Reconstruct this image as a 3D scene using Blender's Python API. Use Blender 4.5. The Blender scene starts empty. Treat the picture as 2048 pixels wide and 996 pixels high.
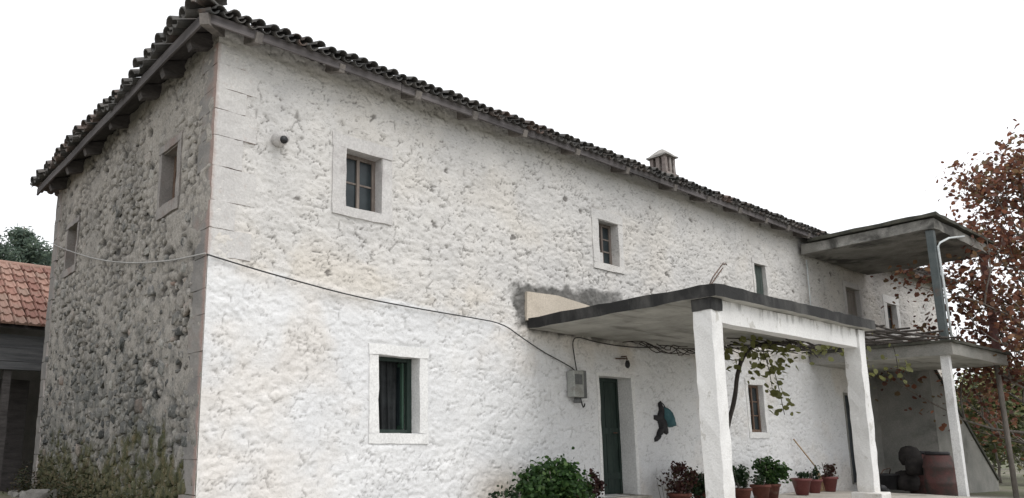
import bpy, math, random
import numpy as np
from mathutils import Vector, Matrix

rad = math.radians
scene = bpy.context.scene
col = scene.collection
RNG = random.Random(7)

# ---------------------------------------------------------------- camera, sky, sun, exposure
cam_data = bpy.data.cameras.new('camera')
cam_data.sensor_width = 36.0
cam_data.lens = 1509.94 / 2048 * 36
cam_data.shift_x = (1024 - 813.457) / 2048
cam_data.shift_y = (592.389 - 498) / 2048
cam_data.clip_start = 0.05
cam_data.clip_end = 3000
cam = bpy.data.objects.new('camera', cam_data)
cam.location = (-3.360, -7.876, 0.881)
cam.rotation_euler = (rad(90 + 10.867), 0, rad(-38.261))
col.objects.link(cam)
scene.camera = cam

SUN_EL, SUN_AZ = 56, 166          # azimuth measured from +Y towards +X
world = bpy.data.worlds.new('World')
scene.world = world
world.use_nodes = True
wn = world.node_tree
for n in list(wn.nodes):
    wn.nodes.remove(n)
w_out = wn.nodes.new('ShaderNodeOutputWorld')
w_bg = wn.nodes.new('ShaderNodeBackground')
w_sky = wn.nodes.new('ShaderNodeTexSky')
w_sky.sky_type = 'NISHITA'
w_sky.sun_disc = False
w_sky.sun_elevation = rad(SUN_EL)
w_sky.sun_rotation = rad(SUN_AZ)
w_mix = wn.nodes.new('ShaderNodeMixRGB')      # closed cloud deck in front of the clear sky
w_mix.inputs[0].default_value = 0.93
w_mix.inputs[2].default_value = (10.2, 10.3, 10.5, 1)
wn.links.new(w_sky.outputs[0], w_mix.inputs[1])
wn.links.new(w_mix.outputs[0], w_bg.inputs[0])
w_bg.inputs[1].default_value = 0.12
wn.links.new(w_bg.outputs[0], w_out.inputs[0])

sun_data = bpy.data.lights.new('sun', 'SUN')
sun_data.energy = 1.5
sun_data.angle = rad(40)
sun_data.color = (1.0, 0.97, 0.93)
sun = bpy.data.objects.new('sun', sun_data)
sd = Vector((math.sin(rad(SUN_AZ)) * math.cos(rad(SUN_EL)), math.cos(rad(SUN_AZ)) * math.cos(rad(SUN_EL)), math.sin(rad(SUN_EL))))
sun.rotation_euler = sd.to_track_quat('Z', 'Y').to_euler()
sun.location = (0, -20, 30)
col.objects.link(sun)

scene.view_settings.view_transform = 'Standard'
scene.view_settings.look = 'None'
scene.view_settings.exposure = 0.14
scene.view_settings.gamma = 1.0
scene.view_settings.use_curve_mapping = False
scene.render.engine = 'CYCLES'
scene.cycles.max_bounces = 6
scene.cycles.use_denoising = True
scene.render.filter_size = 1.15

# ---------------------------------------------------------------- numeric noise
def _hash(ix, iy, seed):
    h = (ix.astype(np.int64) * 374761393 + iy.astype(np.int64) * 668265263 + seed * 1442695041) & 0xFFFFFFFF
    h = ((h ^ (h >> 13)) * 1274126177) & 0xFFFFFFFF
    h = (h ^ (h >> 16)) & 0xFFFFFFFF
    h = (h * 2246822519) & 0xFFFFFFFF
    h = h ^ (h >> 15)
    return (h & 0xFFFFFF) / float(0xFFFFFF)

def vnoise(x, y, seed=0):
    x = np.asarray(x, float); y = np.asarray(y, float)
    ix = np.floor(x); iy = np.floor(y)
    fx = x - ix; fy = y - iy
    fx = fx * fx * (3 - 2 * fx); fy = fy * fy * (3 - 2 * fy)
    a = _hash(ix, iy, seed); b = _hash(ix + 1, iy, seed)
    c = _hash(ix, iy + 1, seed); d = _hash(ix + 1, iy + 1, seed)
    return (a * (1 - fx) + b * fx) * (1 - fy) + (c * (1 - fx) + d * fx) * fy

def fbm(x, y, seed=0, octs=4):
    s = 0.0; amp = 0.5; tot = 0.0
    for k in range(octs):
        s = s + amp * vnoise(x * 2 ** k + 13.7 * k, y * 2 ** k - 7.3 * k, seed + k)
        tot += amp; amp *= 0.55
    return s / tot

def worley(x, y, seed=0, jit=0.85):
    ix = np.floor(x); iy = np.floor(y)
    f1 = np.full(np.shape(x), 9.0); f2 = f1.copy(); idv = np.zeros(np.shape(x))
    for dx in (-1, 0, 1):
        for dy in (-1, 0, 1):
            cx = ix + dx; cy = iy + dy
            px = cx + 0.5 + jit * (_hash(cx, cy, seed) - 0.5)
            py = cy + 0.5 + jit * (_hash(cx, cy, seed + 91) - 0.5)
            d = np.hypot(x - px, y - py)
            near = d < f1
            f2 = np.where(near, f1, np.minimum(f2, d))
            idv = np.where(near, _hash(cx, cy, seed + 177), idv)
            f1 = np.where(near, d, f1)
    return f1, f2, idv

def sstep(a, b, x):
    t = np.clip((x - a) / (b - a), 0, 1)
    return t * t * (3 - 2 * t)

# ---------------------------------------------------------------- object helpers
def tag(o, label=None, cat=None, group=None, kind=None):
    if label: o['label'] = label
    if cat: o['category'] = cat
    if group: o['group'] = group
    if kind: o['kind'] = kind
    return o

def empty(name, loc=(0, 0, 0), parent=None):
    o = bpy.data.objects.new(name, None)
    o.empty_display_size = 0.2
    o.location = loc
    col.objects.link(o)
    if parent: o.parent = parent
    return o

def thing(name, label, cat, loc=(0, 0, 0), group=None):
    return tag(empty(name, loc), label, cat, group)

def world_of(o):
    if o.parent is None: return o.matrix_basis.copy()
    return world_of(o.parent) @ o.matrix_parent_inverse @ o.matrix_basis

def link(name, me, parent=None):
    """verts are in world coordinates; the parent may sit anywhere (translation only)."""
    o = bpy.data.objects.new(name, me)
    col.objects.link(o)
    if parent is not None:
        o.parent = parent
        o.matrix_parent_inverse = world_of(parent).inverted()
    return o

def set_mats(me, mats):
    for m in (mats if isinstance(mats, (list, tuple)) else [mats]):
        me.materials.append(m)

def mesh_np(name, V, F, mats, parent=None, attrs=None, smooth=False, midx=None):
    V = np.asarray(V, np.float32); F = np.asarray(F, np.int32)
    me = bpy.data.meshes.new(name)
    k = F.shape[1]
    me.vertices.add(len(V)); me.vertices.foreach_set('co', V.ravel())
    me.loops.add(F.size); me.loops.foreach_set('vertex_index', F.ravel())
    me.polygons.add(len(F))
    me.polygons.foreach_set('loop_start', np.arange(0, F.size, k, dtype=np.int32))
    me.polygons.foreach_set('loop_total', np.full(len(F), k, np.int32))
    if smooth: me.polygons.foreach_set('use_smooth', np.ones(len(F), bool))
    if midx is not None: me.polygons.foreach_set('material_index', np.asarray(midx, np.int32))
    me.update(calc_edges=True)
    if attrs:
        for an, av in attrs.items():
            at = me.attributes.new(an, 'FLOAT', 'POINT')
            at.data.foreach_set('value', np.asarray(av, np.float32).ravel())
    set_mats(me, mats)
    return link(name, me, parent)

class MB:
    def __init__(self):
        self.v = []; self.f = []; self.mi = []; self.sm = []
    def add(self, vs, fs, mi=0, sm=False):
        b = len(self.v)
        self.v += [tuple(p) for p in vs]
        for f in fs:
            self.f.append(tuple(i + b for i in f)); self.mi.append(mi); self.sm.append(sm)
        return self
    def hexa(self, c8, n=(1, 1, 1), amp=0.0, seed=0, mi=0, bottom=None, sm=False):
        """c8: function (u,v,w in 0..1) -> point, or (lo, hi) corners. faces gridded n, vertices jittered by amp."""
        if not callable(c8):
            lo, hi = Vector(c8[0]), Vector(c8[1])
            fn = lambda u, v, w: Vector((lo.x + (hi.x - lo.x) * u, lo.y + (hi.y - lo.y) * v, lo.z + (hi.z - lo.z) * w))
        else:
            fn = c8
        r = random.Random(seed * 7919 + 11)
        idx = {}
        vs = []
        def vert(i, j, k):
            key = (i, j, k)
            if key not in idx:
                p = Vector(fn(i / n[0], j / n[1], k / n[2]))
                if amp:
                    p = p + Vector((r.uniform(-amp, amp), r.uniform(-amp, amp), r.uniform(-amp, amp)))
                idx[key] = len(vs); vs.append(p)
            return idx[key]
        fs = []; ms = []
        def q(a, b, c, d, m):
            fs.append((a, b, c, d)); ms.append(m)
        bt = mi if bottom is None else bottom
        for i in range(n[0]):
            for j in range(n[1]):
                q(vert(i, j, 0), vert(i, j + 1, 0), vert(i + 1, j + 1, 0), vert(i + 1, j, 0), bt)
                q(vert(i, j, n[2]), vert(i + 1, j, n[2]), vert(i + 1, j + 1, n[2]), vert(i, j + 1, n[2]), mi)
        for i in range(n[0]):
            for k in range(n[2]):
                q(vert(i, 0, k), vert(i + 1, 0, k), vert(i + 1, 0, k + 1), vert(i, 0, k + 1), mi)
                q(vert(i, n[1], k), vert(i, n[1], k + 1), vert(i + 1, n[1], k + 1), vert(i + 1, n[1], k), mi)
        for j in range(n[1]):
            for k in range(n[2]):
                q(vert(0, j, k), vert(0, j, k + 1), vert(0, j + 1, k + 1), vert(0, j + 1, k), mi)
                q(vert(n[0], j, k), vert(n[0], j + 1, k), vert(n[0], j + 1, k + 1), vert(n[0], j, k + 1), mi)
        b = len(self.v)
        self.v += [tuple(p) for p in vs]
        for f, m in zip(fs, ms):
            self.f.append(tuple(i + b for i in f)); self.mi.append(m); self.sm.append(sm)
        return self
    def box(self, lo, hi, mi=0, **kw):
        return self.hexa((lo, hi), mi=mi, **kw)
    def beam(self, a, b, w, h, mi=0, up=(0, 0, 1)):
        a, b = Vector(a), Vector(b)
        t = (b - a).normalized(); s = t.cross(Vector(up))
        if s.length < 1e-4: s = t.cross(Vector((1, 0, 0)))
        s.normalize(); u = s.cross(t)
        fn = lambda p, q, r: a.lerp(b, p) + s * (q - .5) * w + u * (r - .5) * h
        return self.hexa(fn, mi=mi)
    def tube(self, pts, radii, seg=8, mi=0, cap=True):
        pts = [Vector(p) for p in pts]
        if not isinstance(radii, (list, tuple)): radii = [radii] * len(pts)
        vs = []; fs = []
        ref = Vector((0.31, 0.17, 0.93))
        for i, p in enumerate(pts):
            t = (pts[min(i + 1, len(pts) - 1)] - pts[max(i - 1, 0)]).normalized()
            s = t.cross(ref)
            if s.length < 1e-3: s = t.cross(Vector((1, 0, 0)))
            s.normalize(); u = t.cross(s)
            for k in range(seg):
                a = 2 * math.pi * k / seg
                vs.append(p + (s * math.cos(a) + u * math.sin(a)) * radii[i])
        for i in range(len(pts) - 1):
            for k in range(seg):
                k2 = (k + 1) % seg
                fs.append((i * seg + k, i * seg + k2, (i + 1) * seg + k2, (i + 1) * seg + k))
        if cap:
            fs.append(tuple(range(seg))[::-1]); fs.append(tuple((len(pts) - 1) * seg + k for k in range(seg)))
        return self.add(vs, fs, mi, True)
    def lathe(self, prof, c, seg=20, mi=0, squash=1.0):
        vs = []; fs = []
        for r, z in prof:
            for k in range(seg):
                a = 2 * math.pi * k / seg
                vs.append((c[0] + r * math.cos(a), c[1] + r * squash * math.sin(a), c[2] + z))
        for i in range(len(prof) - 1):
            for k in range(seg):
                k2 = (k + 1) % seg
                fs.append((i * seg + k, i * seg + k2, (i + 1) * seg + k2, (i + 1) * seg + k))
        fs.append(tuple(range(seg))[::-1]); fs.append(tuple((len(prof) - 1) * seg + k for k in range(seg)))
        return self.add(vs, fs, mi, True)
    def build(self, name, mats, parent=None, bevel=0.0):
        me = bpy.data.meshes.new(name)
        me.from_pydata(self.v, [], self.f)
        me.polygons.foreach_set('material_index', self.mi)
        me.polygons.foreach_set('use_smooth', self.sm)
        set_mats(me, mats)
        me.update()
        o = link(name, me, parent)
        if bevel:
            b = o.modifiers.new('edge', 'BEVEL'); b.width = bevel; b.segments = 2; b.limit_method = 'ANGLE'
        return o

# ---------------------------------------------------------------- materials
def new_mat(name):
    m = bpy.data.materials.new(name); m.use_nodes = True
    nt = m.node_tree
    return m, nt, nt.nodes['Principled BSDF']

class NT:
    """small node-building shorthand"""
    def __init__(self, nt):
        self.nt = nt
        self.geo = nt.nodes.new('ShaderNodeNewGeometry')
        self.pos = self.geo.outputs['Position']
    def scaled(self, s):
        n = self.nt.nodes.new('ShaderNodeVectorMath'); n.operation = 'MULTIPLY'
        self.nt.links.new(self.pos, n.inputs[0]); n.inputs[1].default_value = s
        return n.outputs[0]
    def noise(self, scale, detail=4, rough=0.55, vec=None, dist=0.0):
        n = self.nt.nodes.new('ShaderNodeTexNoise')
        n.inputs['Scale'].default_value = scale; n.inputs['Detail'].default_value = detail
        n.inputs['Roughness'].default_value = rough; n.inputs['Distortion'].default_value = dist
        self.nt.links.new(vec if vec is not None else self.pos, n.inputs['Vector'])
        return n.outputs['Fac']
    def voronoi(self, scale, feature='F1', vec=None, out='Distance'):
        n = self.nt.nodes.new('ShaderNodeTexVoronoi'); n.feature = feature
        n.inputs['Scale'].default_value = scale
        self.nt.links.new(vec if vec is not None else self.pos, n.inputs['Vector'])
        return n.outputs[out]
    def ramp(self, fac, stops):
        n = self.nt.nodes.new('ShaderNodeValToRGB')
        els = n.color_ramp.elements
        while len(els) < len(stops): els.new(0.5)
        for e, (p, c) in zip(els, stops):
            e.position = p
            e.color = (c, c, c, 1) if isinstance(c, (int, float)) else (*c, 1)
        self.nt.links.new(fac, n.inputs[0])
        return n.outputs[0]
    def mix(self, fac, a, b, mode='MIX'):
        n = self.nt.nodes.new('ShaderNodeMixRGB'); n.blend_type = mode
        for i, s in ((0, fac), (1, a), (2, b)):
            if isinstance(s, (int, float)):
                n.inputs[i].default_value = s if i == 0 else (s, s, s, 1)
            elif isinstance(s, tuple): n.inputs[i].default_value = (*s, 1)
            else: self.nt.links.new(s, n.inputs[i])
        return n.outputs[0]
    def math(self, op, a, b=0.0, clamp=False):
        n = self.nt.nodes.new('ShaderNodeMath'); n.operation = op; n.use_clamp = clamp
        for i, s in enumerate((a, b)):
            if isinstance(s, (int, float)): n.inputs[i].default_value = s
            else: self.nt.links.new(s, n.inputs[i])
        return n.outputs[0]
    def attr(self, name):
        n = self.nt.nodes.new('ShaderNodeAttribute'); n.attribute_name = name
        return n.outputs['Fac']
    def xyz(self, sock):
        n = self.nt.nodes.new('ShaderNodeSeparateXYZ'); self.nt.links.new(sock, n.inputs[0])
        return n.outputs
    def bump(self, bsdf, height, strength=0.4, dist=0.01):
        n = self.nt.nodes.new('ShaderNodeBump')
        n.inputs['Strength'].default_value = strength; n.inputs['Distance'].default_value = dist
        self.nt.links.new(height, n.inputs['Height'])
        self.nt.links.new(n.outputs[0], bsdf.inputs['Normal'])
    def rnd(self):
        return self.geo.outputs['Random Per Island']

def pmat(name, c1, c2, scale=6.0, rough=0.85, bump=0.3, stretch=None, c3=None, c3_at=0.62, fine=40.0, spec=0.3, metal=0.0, dist=0.006):
    m, nt, b = new_mat(name)
    N = NT(nt)
    vec = N.scaled(stretch) if stretch else None
    n1 = N.noise(scale, 5, 0.6, vec)
    colr = N.ramp(n1, [(0.32, c1), (0.68, c2)])
    if c3 is not None:
        n3 = N.noise(scale * 0.45, 6, 0.65, vec, 0.4)
        colr = N.mix(N.ramp(n3, [(c3_at - 0.06, 0.0), (c3_at + 0.06, 1.0)]), colr, c3)
    f = N.noise(fine, 3, 0.6, vec)
    colr = N.mix(1.0, colr, N.ramp(f, [(0.25, 0.78), (0.75, 1.12)]), 'MULTIPLY')
    nt.links.new(colr, b.inputs['Base Color'])
    b.inputs['Roughness'].default_value = rough
    b.inputs['Specular IOR Level'].default_value = spec
    b.inputs['Metallic'].default_value = metal
    if bump: N.bump(b, N.math('ADD', f, n1), bump, dist)
    return m

def leaf_mat(name, stops, trans=0.25, rough=0.55):
    m, nt, b = new_mat(name)
    N = NT(nt)
    c = N.ramp(N.rnd(), stops)
    v = N.noise(1.3, 2)
    c = N.mix(1.0, c, N.ramp(v, [(0.3, 0.72), (0.7, 1.2)]), 'MULTIPLY')
    nt.links.new(c, b.inputs['Base Color'])
    b.inputs['Roughness'].default_value = rough
    b.inputs['Specular IOR Level'].default_value = 0.35
    t = nt.nodes.new('ShaderNodeBsdfTranslucent'); nt.links.new(c, t.inputs[0])
    mx = nt.nodes.new('ShaderNodeMixShader'); mx.inputs[0].default_value = trans
    nt.links.new(b.outputs[0], mx.inputs[1]); nt.links.new(t.outputs[0], mx.inputs[2])
    nt.links.new(mx.outputs[0], nt.nodes['Material Output'].inputs['Surface'])
    return m

M = {}

def make_limewash():
    m, nt, b = new_mat('limewash')
    N = NT(nt)
    low, pit, cem, moss, warm = (N.attr(a) for a in ('low', 'pit', 'cement', 'moss', 'warm'))
    big = N.noise(0.9, 5, 0.6)
    mid = N.noise(5.0, 5, 0.65)
    fine = N.noise(38.0, 4, 0.65)
    upper = N.ramp(big, [(0.30, (0.55, 0.54, 0.53)), (0.5, (0.635, 0.62, 0.60)), (0.72, (0.68, 0.655, 0.62))])
    upper = N.mix(N.math('MULTIPLY', warm, 0.5), upper, (0.67, 0.60, 0.50))
    upper = N.mix(N.ramp(mid, [(0.55, 0.0), (0.80, 0.30)]), upper, (0.38, 0.365, 0.35))
    lower = N.ramp(big, [(0.3, (0.68, 0.685, 0.695)), (0.7, (0.79, 0.79, 0.79))])
    lower = N.mix(N.ramp(mid, [(0.56, 0.0), (0.85, 0.28)]), lower, (0.52, 0.50, 0.47))
    lower = N.mix(N.math('MULTIPLY', warm, 0.6), lower, (0.66, 0.55, 0.42))
    c = N.mix(low, upper, lower)
    cement = N.ramp(N.noise(1.6, 5, 0.6), [(0.3, (0.20, 0.205, 0.19)), (0.7, (0.31, 0.30, 0.28))])
    c = N.mix(cem, c, cement)
    specks = N.math('MAXIMUM', N.ramp(N.noise(22.0, 3, 0.7, N.scaled((0.6, 1, 1.6))), [(0.61, 0.0), (0.68, 1.0)]), N.ramp(N.noise(47.0, 2, 0.6, N.scaled((0.7, 1, 1.4))), [(0.63, 0.0), (0.70, 0.9)]))
    c = N.mix(N.math('MULTIPLY', specks, N.mix(low, 0.50, 0.20)), c, (0.20, 0.18, 0.165))
    dashes = N.ramp(N.noise(17.0, 3, 0.6, N.scaled((0.55, 1, 2.0)), 0.6), [(0.60, 0.0), (0.66, 1.0)])
    where = N.ramp(N.noise(1.9, 4, 0.6), [(0.42, 0.15), (0.62, 1.0)])
    c = N.mix(N.math('MULTIPLY', N.math('MULTIPLY', dashes, where), N.mix(low, 0.62, 0.34)), c, (0.19, 0.175, 0.165))
    c = N.mix(N.math('MULTIPLY', pit, N.mix(low, 0.78, 0.50)), c, (0.13, 0.12, 0.11))
    c = N.mix(N.math('MULTIPLY', moss, 0.9), c, N.ramp(mid, [(0.35, (0.05, 0.05, 0.047)), (0.7, (0.17, 0.165, 0.155))]))
    c = N.mix(1.0, c, N.ramp(fine, [(0.25, 0.86), (0.75, 1.06)]), 'MULTIPLY')
    nt.links.new(c, b.inputs['Base Color'])
    b.inputs['Roughness'].default_value = 0.95; b.inputs['Specular IOR Level'].default_value = 0.15
    N.bump(b, N.math('ADD', fine, N.noise(14.0, 4, 0.6)), 0.5, 0.012)
    return m

def make_rubble(name, stone):
    """bare rubble of the end wall: warm mortar above, dark lichen below, moss at the foot"""
    m, nt, b = new_mat(name)
    N = NT(nt)
    p = N.xyz(N.pos)
    big = N.noise(0.8, 5, 0.6); mid = N.noise(4.5, 5, 0.65); fine = N.noise(34.0, 4, 0.7)
    if stone:
        r = N.attr('rnd')
        c = N.ramp(r, [(0.0, (0.055, 0.056, 0.055)), (0.16, (0.12, 0.12, 0.115)), (0.4, (0.23, 0.22, 0.205)), (0.65, (0.29, 0.268, 0.243)), (0.82, (0.16, 0.163, 0.158)), (0.93, (0.40, 0.385, 0.35)), (1.0, (0.27, 0.20, 0.165))])
        smear = N.math('ADD', N.noise(6.0, 5, 0.7), N.math('MULTIPLY', N.math('SUBTRACT', p[2], 2.6), 0.05))
        c = N.mix(N.ramp(smear, [(0.46, 0.0), (0.60, 0.85)]), c, N.ramp(big, [(0.3, (0.31, 0.292, 0.268)), (0.7, (0.45, 0.42, 0.38))]))
    else:
        c = N.ramp(big, [(0.3, (0.28, 0.262, 0.238)), (0.7, (0.42, 0.388, 0.348))])
        c = N.mix(N.ramp(mid, [(0.5, 0.0), (0.7, 0.6)]), c, (0.13, 0.125, 0.118))
        c = N.mix(N.math('MULTIPLY', N.attr('pit'), 0.9), c, (0.05, 0.047, 0.044))
    # lichen darkening with an uneven edge, strongest in the lower half towards the near corner
    zz = N.math('SUBTRACT', 3.2, p[2])
    li = N.math('ADD', N.math('MULTIPLY', zz, 0.22), N.math('MULTIPLY', N.math('SUBTRACT', big, 0.5), 2.2))
    li = N.math('ADD', li, N.math('MULTIPLY', N.math('SUBTRACT', mid, 0.5), 1.6))
    li = N.ramp(li, [(0.05, 0.0), (0.75, 0.70)])
    c = N.mix(li, c, N.ramp(fine, [(0.3, (0.055, 0.06, 0.057)), (0.6, (0.115, 0.12, 0.115)), (0.8, (0.25, 0.26, 0.25))]))
    ms = N.math('ADD', N.math('MULTIPLY', N.math('SUBTRACT', 1.05, p[2]), 1.0), N.math('MULTIPLY', N.math('SUBTRACT', mid, 0.5), 2.2))
    ms = N.math('ADD', ms, N.math('MULTIPLY', N.math('SUBTRACT', N.noise(1.6, 3, 0.6), 0.5), 1.8))
    ms = N.ramp(ms, [(0.1, 0.0), (0.55, 0.85)])
    mossc = N.ramp(N.noise(7.0, 4, 0.7), [(0.3, (0.028, 0.034, 0.016)), (0.5, (0.075, 0.075, 0.028)), (0.66, (0.15, 0.12, 0.065)), (0.8, (0.05, 0.06, 0.03))])
    c = N.mix(ms, c, mossc)
    c = N.mix(1.0, c, N.ramp(fine, [(0.25, 0.60), (0.75, 1.25)]), 'MULTIPLY')
    fl = N.noise(19.0, 4, 0.75, None, 0.5)
    c = N.mix(N.ramp(fl, [(0.60, 0.0), (0.67, 0.55)]), c, (0.42, 0.41, 0.385))
    c = N.mix(N.ramp(fl, [(0.34, 0.75), (0.41, 0.0)]), c, (0.04, 0.042, 0.04))
    nt.links.new(c, b.inputs['Base Color'])
    b.inputs['Roughness'].default_value = 0.95; b.inputs['Specular IOR Level'].default_value = 0.15
    N.bump(b, N.math('ADD', fine, mid), 0.6, 0.012)
    return m

def make_quoin():
    """dressed corner stones: limewashed on the front face, bare grey-pink on the end face"""
    m, nt, b = new_mat('corner_stone')
    N = NT(nt)
    nx = N.xyz(N.geo.outputs['True Normal'])
    front = N.ramp(N.math('MULTIPLY', nx[1], -1.0), [(0.45, 0.0), (0.6, 1.0)])
    p = N.xyz(N.pos)
    big = N.noise(1.7, 5, 0.6); mid = N.noise(9.0, 5, 0.65); fine = N.noise(45.0, 3, 0.6)
    bare = N.ramp(big, [(0.3, (0.17, 0.165, 0.16)), (0.55, (0.255, 0.24, 0.225)), (0.75, (0.25, 0.19, 0.165))])
    lowm = N.ramp(N.math('ADD', N.math('SUBTRACT', 3.2, p[2]), N.math('MULTIPLY', N.math('SUBTRACT', mid, 0.5), 1.6)), [(0.2, 0.0), (0.9, 1.0)])
    wash = N.mix(lowm, N.ramp(big, [(0.3, (0.53, 0.515, 0.505)), (0.7, (0.63, 0.615, 0.595))]), N.ramp(big, [(0.3, (0.66, 0.65, 0.64)), (0.7, (0.78, 0.775, 0.765))]))
    wash = N.mix(N.ramp(mid, [(0.58, 0.0), (0.75, 0.45)]), wash, (0.42, 0.33, 0.28))
    edge = N.ramp(N.math('ADD', p[0], N.math('MULTIPLY', N.math('SUBTRACT', mid, 0.5), 0.10)), [(0.0, 0.6), (0.035, 0.0)])
    wash = N.mix(edge, wash, (0.42, 0.34, 0.31))
    arris = N.ramp(N.math('ADD', p[1], N.math('MULTIPLY', N.math('SUBTRACT', mid, 0.5), 0.16)), [(0.05, 0.8), (0.12, 0.0)])
    bare = N.mix(arris, bare, (0.34, 0.245, 0.215))
    c = N.mix(front, bare, wash)
    c = N.mix(1.0, c, N.ramp(fine, [(0.25, 0.82), (0.75, 1.08)]), 'MULTIPLY')
    nt.links.new(c, b.inputs['Base Color'])
    b.inputs['Roughness'].default_value = 0.92; b.inputs['Specular IOR Level'].default_value = 0.2
    N.bump(b, N.math('ADD', fine, mid), 0.5, 0.01)
    return m

def make_slab():
    """concrete slab edge with black algae hanging down from the top in ragged tongues"""
    m, nt, b = new_mat('weathered_slab')
    N = NT(nt)
    base = N.ramp(N.noise(3.0, 5, 0.6), [(0.3, (0.16, 0.16, 0.15)), (0.7, (0.32, 0.31, 0.29))])
    n1 = N.noise(2.2, 5, 0.65, N.scaled((1, 1, 0.35)), 0.3)
    c = N.mix(N.ramp(n1, [(0.46, 1.0), (0.72, 0.72)]), base, (0.014, 0.014, 0.014))
    nt.links.new(c, b.inputs['Base Color'])
    b.inputs['Roughness'].default_value = 0.9
    N.bump(b, N.noise(30.0, 4, 0.6), 0.5, 0.01)
    return m

def make_glass():
    m, nt, b = new_mat('window_glass')
    N = NT(nt)
    c = N.ramp(N.noise(4.0, 3), [(0.3, (0.012, 0.018, 0.021)), (0.7, (0.03, 0.04, 0.044))])
    nt.links.new(c, b.inputs['Base Color'])
    b.inputs['Roughness'].default_value = 0.22
    b.inputs['Specular IOR Level'].default_value = 0.35
    return m

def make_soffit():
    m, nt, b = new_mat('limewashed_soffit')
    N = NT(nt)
    c = N.ramp(N.noise(1.4, 6, 0.65), [(0.3, (0.24, 0.235, 0.21)), (0.6, (0.44, 0.43, 0.395))])  # limewash tone lowered to deepen the shade under the slabs
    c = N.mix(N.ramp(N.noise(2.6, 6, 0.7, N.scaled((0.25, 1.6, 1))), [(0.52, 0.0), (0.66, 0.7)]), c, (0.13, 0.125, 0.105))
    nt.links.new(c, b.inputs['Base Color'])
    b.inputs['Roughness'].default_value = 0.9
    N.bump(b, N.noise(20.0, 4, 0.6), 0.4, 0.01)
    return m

def make_ground():
    m, nt, b = new_mat('yard_ground')
    N = NT(nt)
    c = N.ramp(N.noise(0.5, 5, 0.6), [(0.35, (0.17, 0.15, 0.12)), (0.6, (0.10, 0.11, 0.055)), (0.75, (0.07, 0.085, 0.04))])
    p = N.xyz(N.pos)
    edge = N.math('MULTIPLY', N.math('SUBTRACT', N.noise(0.6, 4, 0.6), 0.5), 3.0)
    yard = N.math('MULTIPLY', N.ramp(N.math('ADD', N.math('MULTIPLY', N.math('ADD', N.math('ADD', p[1], 14.0), edge), 0.1), 0.0), [(0.0, 0.0), (0.1, 1.0)]),
                  N.ramp(N.math('MULTIPLY', N.math('SUBTRACT', N.math('ADD', edge, 1.0), p[1]), 0.1), [(0.0, 0.0), (0.12, 1.0)]))
    yard = N.math('MULTIPLY', yard, N.ramp(N.math('MULTIPLY', N.math('SUBTRACT', N.math('ADD', edge, 19.0), p[0]), 0.1), [(0.0, 0.0), (0.15, 1.0)]))
    c = N.mix(yard, c, N.ramp(N.noise(0.8, 5, 0.6), [(0.3, (0.34, 0.325, 0.295)), (0.7, (0.45, 0.43, 0.39))]))  # pale yard tone, raised out of view to bounce light under the porch
    c = N.mix(1.0, c, N.ramp(N.noise(18.0, 4, 0.7), [(0.3, 0.65), (0.7, 1.2)]), 'MULTIPLY')
    nt.links.new(c, b.inputs['Base Color'])
    b.inputs['Roughness'].default_value = 0.95
    N.bump(b, N.noise(9.0, 5, 0.7), 0.7, 0.04)
    return m

M['lime'] = make_limewash()
M['mortar'] = make_rubble('end_wall_mortar', False)
M['stone'] = make_rubble('end_wall_stone', True)
M['quoin'] = make_quoin()
M['slab'] = make_slab()
M['soffit'] = make_soffit()
M['glass'] = make_glass()
M['ground'] = make_ground()
M['greystone'] = pmat('dressed_grey_stone', (0.52, 0.505, 0.495), (0.62, 0.605, 0.59), 2.6, c3=(0.43, 0.405, 0.40), c3_at=0.57)
M['pinkstone'] = pmat('dressed_pink_stone', (0.22, 0.205, 0.195), (0.30, 0.275, 0.255), 2.5, c3=(0.23, 0.175, 0.155), c3_at=0.6)
M['whiteplaster'] = pmat('white_plaster', (0.71, 0.71, 0.70), (0.80, 0.795, 0.785), 2.0, c3=(0.56, 0.54, 0.50), c3_at=0.68)
M['paleplaster'] = pmat('greyed_limewash', (0.58, 0.57, 0.555), (0.67, 0.655, 0.635), 2.4, c3=(0.50, 0.48, 0.455), c3_at=0.58)
M['pillarplaster'] = pmat('pillar_plaster', (0.66, 0.655, 0.645), (0.80, 0.79, 0.775), 2.6, stretch=(1, 1, 0.4), c3=(0.46, 0.44, 0.40), c3_at=0.60)
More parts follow.
